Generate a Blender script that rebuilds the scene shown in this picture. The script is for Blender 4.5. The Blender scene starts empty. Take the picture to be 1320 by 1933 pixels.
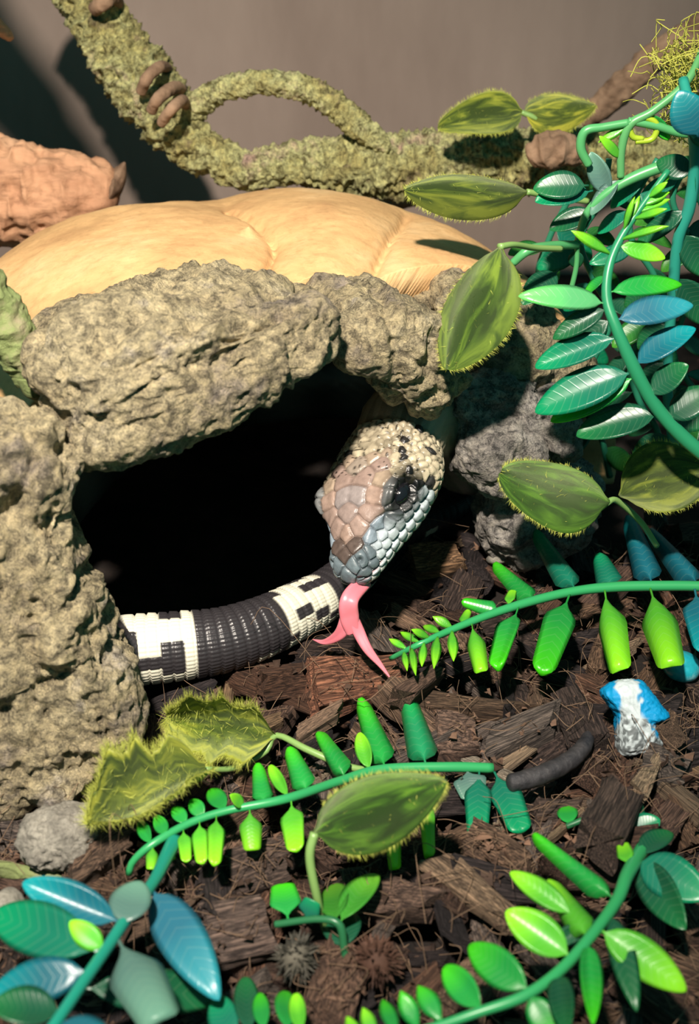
import bpy, math, random
import numpy as np
from mathutils import Vector, Matrix

random.seed(7); rng = np.random.default_rng(7)
scene = bpy.context.scene
COL = scene.collection

# ------------------------------------------------------------------ camera
FPX = 2333.0; CXP, CYP = 660.0, 966.5
PITCH = math.radians(32); CAMH = 0.29
CAM = np.array([0.0, 0.0, CAMH])
FWD = np.array([0.0, math.cos(PITCH), -math.sin(PITCH)])
UPV = np.array([0.0, math.sin(PITCH), math.cos(PITCH)])
RGT = np.array([1.0, 0.0, 0.0])
cd = bpy.data.cameras.new('camera'); cam = bpy.data.objects.new('camera', cd); COL.objects.link(cam)
cam.location = CAM; cam.rotation_euler = (math.pi / 2 - PITCH, 0, 0)
cd.sensor_fit = 'VERTICAL'; cd.sensor_height = 36.0; cd.lens = 36.0 * FPX / 1933.0
cd.clip_start = 0.01; cd.clip_end = 20
cd.dof.use_dof = True; cd.dof.focus_distance = 0.445; cd.dof.aperture_fstop = 15
scene.camera = cam

# ------------------------------------------------------------------ world, lamp, exposure
w = bpy.data.worlds.new('world'); scene.world = w; w.use_nodes = True
bg = w.node_tree.nodes['Background']
bg.inputs['Color'].default_value = (0.12, 0.53, 0.55, 1); bg.inputs['Strength'].default_value = 0.30
ld = bpy.data.lights.new('basking_lamp_offscreen', 'SPOT'); lo = bpy.data.objects.new('basking_lamp_offscreen', ld); COL.objects.link(lo)
LAMP = Vector((-0.075, -0.01, 0.62)); AIM = Vector((-0.09, 0.45, 0.08))
lo.location = LAMP; lo.rotation_euler = (AIM - LAMP).to_track_quat('-Z', 'Y').to_euler()
ld.energy = 50; ld.color = (1.0, 0.90, 0.78); ld.shadow_soft_size = 0.016
ld.spot_size = math.radians(75); ld.spot_blend = 1.0
vs = scene.view_settings
vs.view_transform = 'Standard'; vs.look = 'None'; vs.gamma = 1.0; vs.use_curve_mapping = False
vs.exposure = 0.0

# ------------------------------------------------------------------ projection helpers
def ray(u, v):
    return FWD + RGT * ((u - CXP) / FPX) + UPV * ((CYP - v) / FPX)
def at_z(u, v, z=0.0):
    d = ray(u, v); return CAM + d * ((z - CAMH) / d[2])
def at_y(u, v, y):
    d = ray(u, v); return CAM + d * (y / d[1])
def at_plane(u, v, p0, n):
    d = ray(u, v); return CAM + d * (np.dot(np.array(p0) - CAM, n) / np.dot(d, n))
def project(P):
    q = np.asarray(P) - CAM
    dz = q @ FWD
    return CXP + FPX * (q @ RGT) / dz, CYP - FPX * (q @ UPV) / dz
def px_size(p):                       # metres for one pixel at point p
    return float(np.dot(np.asarray(p) - CAM, FWD)) / FPX

# ------------------------------------------------------------------ numpy noise
def _hash(ix, iy, iz, seed):
    h = (ix * 374761393 + iy * 668265263 + iz * 2147483647 + seed * 974634777) & 0xFFFFFFFF
    h = ((h ^ (h >> 13)) * 1274126177) & 0xFFFFFFFF
    h = ((h ^ (h >> 16)) * 2246822519) & 0xFFFFFFFF
    return ((h ^ (h >> 15)) & 0xFFFFFF) / float(0xFFFFFF)
def vnoise(P, f=1.0, seed=0):
    P = np.asarray(P, float) * f + 100.0
    i = np.floor(P).astype(np.int64); t = P - i; t = t * t * t * (t * (t * 6 - 15) + 10)
    r = 0
    for dx in (0, 1):
        wx = t[..., 0] if dx else 1 - t[..., 0]
        for dy in (0, 1):
            wy = t[..., 1] if dy else 1 - t[..., 1]
            for dz in (0, 1):
                wz = t[..., 2] if dz else 1 - t[..., 2]
                r = r + wx * wy * wz * _hash(i[..., 0] + dx, i[..., 1] + dy, i[..., 2] + dz, seed)
    return r * 2 - 1
def fbm(P, f, octv=4, seed=0, gain=0.5):
    s = 0; a = 1.0
    for k in range(octv):
        s = s + a * vnoise(P, f * 2.03 ** k, seed + k * 17); a *= gain
    return s
def ridged(P, f, octv=3, seed=0):
    s = 0; a = 1.0
    for k in range(octv):
        s = s + a * (1 - 2 * np.abs(vnoise(P, f * 2.1 ** k, seed + 31 * k))); a *= 0.5
    return s
def worley(P, f, seed=0):
    P = np.asarray(P, float) * f + 50; i = np.floor(P).astype(np.int64)
    d1 = np.full(P.shape[:-1], 9.0); d2 = d1.copy()
    for dx in (-1, 0, 1):
        for dy in (-1, 0, 1):
            for dz in (-1, 0, 1):
                c = i + np.array([dx, dy, dz])
                q = np.stack([c[..., k] + _hash(c[..., 0], c[..., 1], c[..., 2], seed + k * 7) for k in range(3)], -1)
                d = np.linalg.norm(P - q, axis=-1)
                d2 = np.where(d < d1, d1, np.minimum(d2, d)); d1 = np.minimum(d1, d)
    return d1, d2
def sstep(a, b, x):
    t = np.clip((x - a) / (b - a), 0, 1); return t * t * (3 - 2 * t)

# ------------------------------------------------------------------ mesh helpers
def raw_mesh(name, V, F, mat=None, smooth=True, attrs=None):
    me = bpy.data.meshes.new(name)
    V = np.asarray(V, np.float32).reshape(-1, 3)
    me.from_pydata(V.tolist(), [], F if isinstance(F, list) else F.tolist())
    if mat: me.materials.append(mat)
    me.polygons.foreach_set('use_smooth', [smooth] * len(me.polygons))
    for k, a in (attrs or {}).items():
        a = np.asarray(a, np.float32)
        if a.ndim == 1:
            at = me.attributes.new(k, 'FLOAT', 'POINT'); at.data.foreach_set('value', a)
        else:
            at = me.attributes.new(k, 'FLOAT_COLOR', 'POINT')
            at.data.foreach_set('color', np.concatenate([a, np.ones((len(a), 1), np.float32)], 1).ravel())
    me.update(); return me
def link(name, me, parent=None, M=None):
    o = bpy.data.objects.new(name, me); COL.objects.link(o)
    if parent is not None: o.parent = parent
    if M is not None: o.matrix_basis = M
    return o
def tag(o, label, cat, group=None, kind=None):
    o['label'] = label
    if cat: o['category'] = cat
    if group: o['group'] = group
    if kind: o['kind'] = kind
    return o
def thing(name, loc, label, cat, group=None):
    o = bpy.data.objects.new(name, None); o.empty_display_size = 0.01; COL.objects.link(o); o.location = Vector(loc)
    return tag(o, label, cat, group)
def part(name, me, parent):           # mesh given in world coordinates
    return link(name, me, parent, Matrix.Translation(-Vector(parent.location)))
def grid_faces(n, m, wrap_m=True, wrap_n=False):
    i = np.arange(n if wrap_n else n - 1)[:, None]; j = np.arange(m if wrap_m else m - 1)[None, :]
    i2 = (i + 1) % n; j2 = (j + 1) % m
    a = i * m + j; b = i * m + j2; c = i2 * m + j2; d = i2 * m + j
    return np.stack([a + 0 * b, b, c, d], -1).reshape(-1, 4)
def grid_normals(V, wrap=True):       # V (n,m,3)
    du = np.gradient(V, axis=0)
    if wrap: dv = np.roll(V, -1, 1) - np.roll(V, 1, 1)
    else: dv = np.gradient(V, axis=1)
    N = np.cross(dv, du); L = np.linalg.norm(N, axis=-1, keepdims=True); return N / np.maximum(L, 1e-12)
def catmull(P, n, closed=False):
    P = np.asarray(P, float); k = len(P)
    if closed: Q = np.concatenate([P[-1:], P, P[:2]])
    else: Q = np.concatenate([2 * P[:1] - P[1:2], P, 2 * P[-1:] - P[-2:-1]])
    segs = k if closed else k - 1
    t = np.linspace(0, segs, n, endpoint=not closed); i = np.minimum(t.astype(int), segs - 1); f = (t - i)[:, None]
    a, b, c, d = Q[i], Q[i + 1], Q[i + 2], Q[i + 3]
    return 0.5 * (2 * b + (c - a) * f + (2 * a - 5 * b + 4 * c - d) * f ** 2 + (3 * b - a - 3 * c + d) * f ** 3)
def even(P, n):
    P = np.asarray(P, float); s = np.concatenate([[0], np.cumsum(np.linalg.norm(np.diff(P, axis=0), axis=1))])
    t = np.linspace(0, s[-1], n); return np.stack([np.interp(t, s, P[:, k]) for k in range(P.shape[1])], 1), t
def frames(C, up=(0, 0, 1)):
    T = np.gradient(C, axis=0); T /= np.linalg.norm(T, axis=1, keepdims=True)
    U = np.zeros_like(T); u = np.array(up, float)
    if abs(np.dot(u, T[0])) > .95: u = np.array([1.0, 0, 0])
    for k in range(len(T)):
        u = u - T[k] * np.dot(u, T[k]); u /= np.linalg.norm(u); U[k] = u
    return T, U, np.cross(T, U)
def tube_grid(P, R, n=40, m=12, smooth=True):
    P = np.asarray(P, float); R = np.asarray(R, float)
    Q = catmull(np.concatenate([P, R[:, None]], 1), n * 4) if smooth else np.concatenate([P, R[:, None]], 1)
    Q, s = even(Q, n)
    C, r = Q[:, :3], Q[:, 3]
    T, U, S = frames(C)
    a = np.linspace(0, 2 * math.pi, m, endpoint=False)
    V = C[:, None] + r[:, None, None] * (np.cos(a)[None, :, None] * U[:, None] + np.sin(a)[None, :, None] * S[:, None])
    return V, C, r, s, T
def cap(V):                           # close a tube grid: add end points
    n, m = V.shape[:2]
    F = grid_faces(n, m).tolist()
    pts = np.concatenate([V.reshape(-1, 3), V[0].mean(0)[None], V[-1].mean(0)[None]])
    a, b = n * m, n * m + 1
    for j in range(m):
        F.append([a, (j + 1) % m, j]); F.append([b, (n - 1) * m + j, (n - 1) * m + (j + 1) % m])
    return pts, F
def tube_mesh(name, P, R, mat, n=40, m=10, attrs=None):
    V, C, r, s, T = tube_grid(P, R, n, m); pts, F = cap(V)
    t = np.concatenate([np.repeat(s / max(s[-1], 1e-9), m), [0, 1]])
    return raw_mesh(name, pts, F, mat, attrs={'t': t})

# ------------------------------------------------------------------ materials
def new_mat(name):
    m = bpy.data.materials.new(name); m.use_nodes = True; nt = m.node_tree
    b = nt.nodes['Principled BSDF']; return m, nt, b
def N(nt, typ, **kw):
    n = nt.nodes.new(typ)
    for k, v in kw.items():
        if k in n.inputs: n.inputs[k].default_value = v
        else: setattr(n, k, v)
    return n
def ramp(nt, stops):
    r = nt.nodes.new('ShaderNodeValToRGB'); e = r.color_ramp.elements
    while len(e) < len(stops): e.new(0.5)
    for k, (p, c) in enumerate(stops): e[k].position = p; e[k].color = (*c, 1)
    return r
def coords(nt, scale=(1, 1, 1), rot=(0, 0, 0)):
    tc = nt.nodes.new('ShaderNodeTexCoord'); mp = nt.nodes.new('ShaderNodeMapping')
    mp.inputs['Scale'].default_value = scale; mp.inputs['Rotation'].default_value = rot
    nt.links.new(tc.outputs['Object'], mp.inputs['Vector']); return mp.outputs['Vector']
def mixc(nt, a, b, fac, mode='MIX'):
    n = nt.nodes.new('ShaderNodeMix'); n.data_type = 'RGBA'; n.blend_type = mode
    for sock, val in ((n.inputs[0], fac), (n.inputs[6], a), (n.inputs[7], b)):
        if hasattr(val, 'links'): nt.links.new(val, sock)
        elif isinstance(val, (int, float)): sock.default_value = val
        else: sock.default_value = (*val, 1)
    return n.outputs[2]
def bump(nt, b, h, strength, dist):
    n = N(nt, 'ShaderNodeBump', Strength=strength, Distance=dist)
    nt.links.new(h, n.inputs['Height']); nt.links.new(n.outputs['Normal'], b.inputs['Normal'])

def rock_mat(name, stops, dark):
    m, nt, b = new_mat(name); v = coords(nt)
    n1 = N(nt, 'ShaderNodeTexNoise', Scale=45.0, Detail=6, Roughness=0.65); nt.links.new(v, n1.inputs['Vector'])
    r = ramp(nt, stops); nt.links.new(n1.outputs['Fac'], r.inputs['Fac'])
    n2 = N(nt, 'ShaderNodeTexNoise', Scale=260.0, Detail=7, Roughness=0.72, Distortion=0.6); nt.links.new(v, n2.inputs['Vector'])
    n3 = N(nt, 'ShaderNodeTexNoise', Scale=1400.0, Detail=4, Roughness=0.7); nt.links.new(v, n3.inputs['Vector'])
    ad = N(nt, 'ShaderNodeMath', operation='MULTIPLY_ADD'); ad.inputs[1].default_value = 0.45; nt.links.new(n3.outputs['Fac'], ad.inputs[0]); nt.links.new(n2.outputs['Fac'], ad.inputs[2])
    of = N(nt, 'ShaderNodeVectorMath', operation='ADD'); of.inputs[1].default_value = (3.7, 1.9, 5.3); nt.links.new(v, of.inputs[0])
    c2 = N(nt, 'ShaderNodeTexNoise', Scale=260.0, Detail=7, Roughness=0.72, Distortion=0.6); nt.links.new(of.outputs[0], c2.inputs['Vector'])
    c3 = N(nt, 'ShaderNodeTexNoise', Scale=1400.0, Detail=4, Roughness=0.7); nt.links.new(of.outputs[0], c3.inputs['Vector'])
    ac = N(nt, 'ShaderNodeMath', operation='MULTIPLY_ADD'); ac.inputs[1].default_value = 0.45; nt.links.new(c3.outputs['Fac'], ac.inputs[0]); nt.links.new(c2.outputs['Fac'], ac.inputs[2])
    r2 = ramp(nt, [(0.60, dark), (0.72, (0.85, 0.85, 0.85)), (0.86, (1.45, 1.42, 1.35))]); nt.links.new(ac.outputs[0], r2.inputs['Fac'])
    nt.links.new(mixc(nt, r.outputs['Color'], r2.outputs['Color'], 1.0, 'MULTIPLY'), b.inputs['Base Color'])
    b.inputs['Roughness'].default_value = 0.7; b.inputs['Specular IOR Level'].default_value = 0.35
    bump(nt, b, ad.outputs[0], 1.0, 0.0026)
    return m
def noise_mat(name, stops, scale, rough=0.85, bumpd=0.0006, bscale=None, stretch=(1, 1, 1), spec=0.3, detail=6, fine=None):
    m, nt, b = new_mat(name); v = coords(nt, stretch)
    n1 = N(nt, 'ShaderNodeTexNoise', Scale=scale, Detail=detail, Roughness=0.65); nt.links.new(v, n1.inputs['Vector'])
    r = ramp(nt, stops); nt.links.new(n1.outputs['Fac'], r.inputs['Fac']); c = r.outputs['Color']
    n2 = N(nt, 'ShaderNodeTexNoise', Scale=bscale or scale * 4, Detail=8, Roughness=0.7); nt.links.new(v, n2.inputs['Vector'])
    if fine:
        of = N(nt, 'ShaderNodeVectorMath', operation='ADD'); of.inputs[1].default_value = (3.7, 1.9, 5.3); nt.links.new(v, of.inputs[0])
        n4 = N(nt, 'ShaderNodeTexNoise', Scale=bscale or scale * 4, Detail=8, Roughness=0.7); nt.links.new(of.outputs[0], n4.inputs['Vector'])
        rr = ramp(nt, fine); nt.links.new(n4.outputs['Fac'], rr.inputs['Fac']); c = mixc(nt, c, rr.outputs['Color'], 0.75, 'MULTIPLY')
    nt.links.new(c, b.inputs['Base Color'])
    b.inputs['Roughness'].default_value = rough; b.inputs['Specular IOR Level'].default_value = spec
    if bumpd: bump(nt, b, n2.outputs['Fac'], 0.8, bumpd)
    return m

M_wall = noise_mat('wall_paint', [(0.3, (0.20, 0.150, 0.125)), (0.7, (0.29, 0.225, 0.19))], 9, 0.9, 0, stretch=(1, 1, 0.35))
M_soil = noise_mat('soil', [(0.3, (0.008, 0.007, 0.007)), (0.7, (0.028, 0.02, 0.016))], 90, 0.95, 0.002)
ROCKFINE = [(0.30, (0.35, 0.35, 0.36)), (0.55, (1, 1, 1))]
M_rock = rock_mat('hide_rock', [(0.28, (0.25, 0.21, 0.185)), (0.45, (0.37, 0.305, 0.185)), (0.6, (0.45, 0.38, 0.24)), (0.75, (0.37, 0.335, 0.32))], (0.30, 0.30, 0.31))
M_rockgrey = rock_mat('hide_rock_grey', [(0.3, (0.20, 0.18, 0.17)), (0.5, (0.30, 0.275, 0.245)), (0.7, (0.38, 0.36, 0.34))], (0.25, 0.25, 0.26))
M_dome = noise_mat('hide_dome', [(0.3, (0.50, 0.28, 0.125)), (0.5, (0.66, 0.40, 0.18)), (0.7, (0.76, 0.52, 0.27))], 20, 0.75, 0.0005, 260, fine=[(0.3, (0.75, 0.72, 0.7)), (0.5, (1, 1, 1))])
M_drift = noise_mat('driftwood', [(0.3, (0.30, 0.13, 0.07)), (0.55, (0.60, 0.33, 0.19)), (0.75, (0.72, 0.47, 0.30))], 22, 0.7, 0.0024, 170, stretch=(0.3, 1, 1), fine=[(0.32, (0.35, 0.3, 0.28)), (0.5, (1, 1, 1))])
M_bark = noise_mat('branch_bark', [(0.3, (0.09, 0.05, 0.03)), (0.6, (0.30, 0.19, 0.12))], 60, 0.8, 0.001, 200)
M_vine = rock_mat('rope_vine', [(0.30, (0.20, 0.14, 0.10)), (0.42, (0.42, 0.38, 0.15)), (0.56, (0.52, 0.52, 0.25)), (0.70, (0.46, 0.31, 0.25))], (0.22, 0.19, 0.13))
M_vinegreen = noise_mat('green_vine', [(0.3, (0.10, 0.12, 0.05)), (0.5, (0.22, 0.27, 0.10)), (0.7, (0.30, 0.25, 0.16))], 80, 0.75, 0.0014, 500)
M_stone = noise_mat('pale_stone', [(0.3, (0.18, 0.165, 0.14)), (0.6, (0.40, 0.37, 0.31))], 160, 0.9, 0.0016, 900, fine=ROCKFINE)
M_stick = noise_mat('dark_stick', [(0.3, (0.010, 0.010, 0.014)), (0.7, (0.045, 0.040, 0.042))], 160, 0.55, 0.0005, 500, spec=0.5)
M_ball = noise_mat('turquoise_glass', [(0.3, (0.0, 0.17, 0.22)), (0.55, (0.02, 0.36, 0.44)), (0.75, (0.55, 0.75, 0.78))], 60, 0.25, 0, spec=0.6)

def mat_chip():
    m, nt, b = new_mat('husk_chip'); oi = N(nt, 'ShaderNodeObjectInfo')
    v = coords(nt, (0.9, 9, 9))
    ad = N(nt, 'ShaderNodeVectorMath', operation='ADD'); nt.links.new(v, ad.inputs[0])
    sc = N(nt, 'ShaderNodeMath', operation='MULTIPLY'); sc.inputs[1].default_value = 37.0; nt.links.new(oi.outputs['Random'], sc.inputs[0])
    nt.links.new(sc.outputs[0], ad.inputs[1])
    n1 = N(nt, 'ShaderNodeTexNoise', Scale=2.6, Detail=6, Roughness=0.7, Distortion=0.35); nt.links.new(ad.outputs[0], n1.inputs['Vector'])
    r = ramp(nt, [(0.36, (0.12, 0.11, 0.12)), (0.50, (0.55, 0.55, 0.55)), (0.66, (1.9, 1.8, 1.68))]); nt.links.new(n1.outputs['Fac'], r.inputs['Fac'])
    nt.links.new(mixc(nt, oi.outputs['Color'], r.outputs['Color'], 1.0, 'MULTIPLY'), b.inputs['Base Color'])
    b.inputs['Roughness'].default_value = 0.8; b.inputs['Specular IOR Level'].default_value = 0.25
    bump(nt, b, n1.outputs['Fac'], 0.9, 0.0016)
    return m
M_chip = mat_chip()

def mat_leaf(name, rough=0.32, trans=0.3, velvet=False):
    m, nt, b = new_mat(name)
    oi = N(nt, 'ShaderNodeObjectInfo')
    at = N(nt, 'ShaderNodeAttribute', attribute_name='t'); as_ = N(nt, 'ShaderNodeAttribute', attribute_name='s')
    base = oi.outputs['Color']
    if velvet:
        cx = N(nt, 'ShaderNodeCombineXYZ')
        s7 = N(nt, 'ShaderNodeMath', operation='MULTIPLY'); s7.inputs[1].default_value = 1.9; nt.links.new(as_.outputs['Fac'], s7.inputs[0])
        t2 = N(nt, 'ShaderNodeMath', operation='MULTIPLY'); t2.inputs[1].default_value = 1.5; nt.links.new(at.outputs['Fac'], t2.inputs[0])
        nt.links.new(s7.outputs[0], cx.inputs[0]); nt.links.new(t2.outputs[0], cx.inputs[1])
        rz = N(nt, 'ShaderNodeMath', operation='MULTIPLY'); rz.inputs[1].default_value = 50; nt.links.new(oi.outputs['Random'], rz.inputs[0]); nt.links.new(rz.outputs[0], cx.inputs[2])
        n1 = N(nt, 'ShaderNodeTexNoise', Scale=1.6, Detail=4, Distortion=0.9); nt.links.new(cx.outputs[0], n1.inputs['Vector'])
        r = ramp(nt, [(0.38, (0.04, 0.065, 0.012)), (0.5, (0.12, 0.16, 0.022)), (0.66, (0.40, 0.40, 0.055))]); 
        sa = N(nt, 'ShaderNodeMath', operation='ABSOLUTE'); nt.links.new(as_.outputs['Fac'], sa.inputs[0])
        sb = N(nt, 'ShaderNodeMath', operation='MULTIPLY_ADD'); sb.inputs[1].default_value = 0.20; sb.inputs[2].default_value = -0.10; nt.links.new(sa.outputs[0], sb.inputs[0])
        sc_ = N(nt, 'ShaderNodeMath', operation='ADD'); nt.links.new(sb.outputs[0], sc_.inputs[0]); nt.links.new(n1.outputs['Fac'], sc_.inputs[1])
        nt.links.new(sc_.outputs[0], r.inputs['Fac'])
        col = mixc(nt, r.outputs['Color'], base, 1.0, 'MULTIPLY')
        wv = N(nt, 'ShaderNodeTexNoise', Scale=2200.0, Detail=1); nt.links.new(coords(nt), wv.inputs['Vector'])
        bump(nt, b, wv.outputs['Fac'], 0.6, 0.0004)
        b.inputs['Sheen Weight'].default_value = 0.4
        b.inputs['Sheen Tint'].default_value = (0.8, 0.9, 0.5, 1)
        b.inputs['Specular IOR Level'].default_value = 0.15
    else:
        hs = N(nt, 'ShaderNodeHueSaturation', Hue=0.465, Saturation=1.05, Value=1.8); nt.links.new(base, hs.inputs['Color'])
        r = ramp(nt, [(0.45, (0, 0, 0)), (0.98, (1, 1, 1))]); nt.links.new(at.outputs['Fac'], r.inputs['Fac'])
        col = mixc(nt, base, hs.outputs['Color'], r.outputs['Color'])
        # side veins slanting off the midrib
        ab = N(nt, 'ShaderNodeMath', operation='ABSOLUTE'); nt.links.new(as_.outputs['Fac'], ab.inputs[0])
        mm = N(nt, 'ShaderNodeMath', operation='MULTIPLY_ADD'); mm.inputs[1].default_value = -0.12; nt.links.new(ab.outputs[0], mm.inputs[0]); nt.links.new(at.outputs['Fac'], mm.inputs[2])
        sn = N(nt, 'ShaderNodeMath', operation='MULTIPLY'); sn.inputs[1].default_value = 75.0; nt.links.new(mm.outputs[0], sn.inputs[0])
        si = N(nt, 'ShaderNodeMath', operation='SINE'); nt.links.new(sn.outputs[0], si.inputs[0])
        pw = ramp(nt, [(0.80, (0, 0, 0)), (1.0, (1, 1, 1))]); nt.links.new(si.outputs[0], pw.inputs['Fac'])
        col = mixc(nt, col, (0.42, 0.62, 0.38), mixc(nt, (0, 0, 0), pw.outputs['Color'], 0.07))
        bump(nt, b, pw.outputs['Color'], 0.15, 0.0002)
    nt.links.new(col, b.inputs['Base Color']); b.inputs['Roughness'].default_value = rough
    tr = N(nt, 'ShaderNodeBsdfTranslucent'); nt.links.new(col, tr.inputs['Color'])
    mx = N(nt, 'ShaderNodeMixShader'); mx.inputs[0].default_value = trans
    nt.links.new(b.outputs[0], mx.inputs[1]); nt.links.new(tr.outputs[0], mx.inputs[2])
    nt.links.new(mx.outputs[0], nt.nodes['Material Output'].inputs['Surface'])
    return m
M_leaf = mat_leaf('plastic_leaf'); M_velvet = mat_leaf('velvet_leaf', 0.75, 0.25, True)
def plain(name, c, rough=0.4, spec=0.5, trans=0):
    m, nt, b = new_mat(name); b.inputs['Base Color'].default_value = (*c, 1); b.inputs['Roughness'].default_value = rough
    b.inputs['Specular IOR Level'].default_value = spec
    return m
def mat_stem():
    m, nt, b = new_mat('plastic_stem'); oi = N(nt, 'ShaderNodeObjectInfo'); nt.links.new(oi.outputs['Color'], b.inputs['Base Color'])
    b.inputs['Roughness'].default_value = 0.35; return m
M_stem = mat_stem()
M_fuzz = plain('leaf_fuzz', (0.42, 0.45, 0.09), 0.7, 0.1)
M_moss = plain('dry_moss', (0.42, 0.42, 0.08), 0.8, 0.1)
M_fibre = plain('husk_fibre', (0.20, 0.13, 0.085), 0.8, 0.1)
def mat_attr(name, rough, spec, bscale=1500, bd=0.0002):
    m, nt, b = new_mat(name); at = N(nt, 'ShaderNodeAttribute', attribute_name='col'); nt.links.new(at.outputs['Color'], b.inputs['Base Color'])
    b.inputs['Roughness'].default_value = rough; b.inputs['Specular IOR Level'].default_value = spec
    n = N(nt, 'ShaderNodeTexNoise', Scale=bscale, Detail=3); nt.links.new(coords(nt), n.inputs['Vector']); bump(nt, b, n.outputs['Fac'], 0.5, bd)
    return m
M_skin = mat_attr('lizard_skin', 0.36, 0.5)
M_cyan = mat_attr('painted_stone', 0.6, 0.3, 900, 0.0005)
M_eye = plain('eye_black', (0.006, 0.006, 0.008), 0.08, 0.7)
M_tongue = plain('tongue_pink', (0.72, 0.20, 0.25), 0.35, 0.5)
M_tongue.node_tree.nodes['Principled BSDF'].inputs['Subsurface Weight'].default_value = 0.3
M_tongue.node_tree.nodes['Principled BSDF'].inputs['Subsurface Radius'].default_value = (0.004, 0.0015, 0.001)

# ------------------------------------------------------------------ setting
FLOORZ = -0.012
def floor_mesh():
    nx, ny = 120, 120
    X, Y = np.meshgrid(np.linspace(-0.6, 0.6, nx), np.linspace(-0.1, 0.82, ny), indexing='ij')
    P = np.stack([X, Y, 0 * X], -1); P[..., 2] = FLOORZ + 0.002 * fbm(P, 30, 3, 5)
    return raw_mesh('floor', P.reshape(-1, 3), grid_faces(nx, ny, False)[:, ::-1], M_soil)
o = link('floor', floor_mesh()); o['kind'] = 'structure'; o['label'] = 'dark soil floor of the terrarium'
WALLY = 0.78
def box_mesh(name, lo_, hi_, mat):
    a, b = np.array(lo_), np.array(hi_)
    V = [[(a, b)[i][0], (a, b)[j][1], (a, b)[k][2]] for i in (0, 1) for j in (0, 1) for k in (0, 1)]
    F = [[0, 1, 3, 2], [4, 6, 7, 5], [0, 4, 5, 1], [2, 3, 7, 6], [0, 2, 6, 4], [1, 5, 7, 3]]
    return raw_mesh(name, V, F, mat, smooth=False)
o = link('wall_back', box_mesh('wall_back', (-0.6, WALLY, -0.02), (0.6, WALLY + 0.01, 0.5), M_wall)); o['kind'] = 'structure'; o['label'] = 'smooth grey brown back wall of the terrarium'

# ------------------------------------------------------------------ rock hide
CAVC = np.array([-0.040, 0.475, 0.0]); CAVR = np.array([0.128, 0.130, 0.104])
def push_out(V, c=CAVC, r=CAVR):
    q = (V - c) / r; d = np.linalg.norm(q, axis=-1, keepdims=True)
    return np.where(d < 1, c + q / np.maximum(d, 1e-6) * r, V)
PN = np.array([0.45, -0.89, 0.10]); PN = PN / np.linalg.norm(PN)      # the arch faces the front, turned a little
PA = np.array([-0.075, 0.325, 0.05])
hide = thing('rock_hide', (-0.02, 0.42, 0), 'tan resin rock hide with arched black cave mouth and smooth domed roof', 'rock hide')

def blob(name, outline, p0, n, thick, parent, mat, seed=0, nu=260, nv=110, amp=(0.003, 0.0022, 0.0006), f=(35, 110, 420), stretch=None, push=True, rexp=0.55, dexp=0.8, back=None, zmin=None):
    n = np.asarray(n, float) / np.linalg.norm(n)
    O = np.array([at_plane(u, v, p0, n) for u, v in outline]); O = catmull(O, nu * 3, True); O, _ = even(np.concatenate([O, O[:1]]), nu + 1); O = O[:-1]
    c = O.mean(0)
    ph = np.linspace(-math.pi / 2, math.pi / 2, nv)
    rr = np.abs(np.cos(ph)) ** rexp; dd = np.sign(np.sin(ph)) * np.abs(np.sin(ph)) ** dexp
    T = np.where(dd > 0, thick, back if back is not None else thick)
    V = c + (O - c)[None] * rr[:, None, None] + n * (dd * T)[:, None, None]
    # orientation check
    Nn = grid_normals(V); 
    mid = V[nv // 2]; 
    sgn = 1.0 if np.mean(np.sum(Nn[nv // 2] * (mid - c), -1)) > 0 else -1.0
    Q = V.copy()
    if stretch is not None:
        a, k = stretch; a = np.asarray(a, float) / np.linalg.norm(a); Q = Q - np.sum(Q * a, -1, keepdims=True) * a * (1 - k)
    pits = ridged(Q, f[1], 3, seed + 3)
    w1, w2 = worley(Q, f[0] * 1.3, seed + 40)
    disp = amp[0] * fbm(Q, f[0], 3, seed) + amp[1] * 1.3 * (sstep(0, .35, w2 - w1) - .7) * (vnoise(Q, f[0], seed + 60) > -.2) + amp[1] * .8 * vnoise(Q, f[1] * .55, seed + 70) + amp[1] * (0.4 - np.clip(0.75 - pits, 0, 1.4)) + amp[2] * fbm(V, f[2], 2, seed + 9)
    fade = (np.clip(rr, 0.0, 0.25) / 0.25)[:, None]
    V = V + sgn * Nn * (disp * fade)[..., None]
    if push: V = push_out(V)
    if zmin is not None: V[..., 2] = np.maximum(V[..., 2], zmin)
    pts, F = cap(V)
    if sgn < 0: F = [g[::-1] for g in F]
    return part(name, raw_mesh(name, pts, F, mat), parent)

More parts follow.
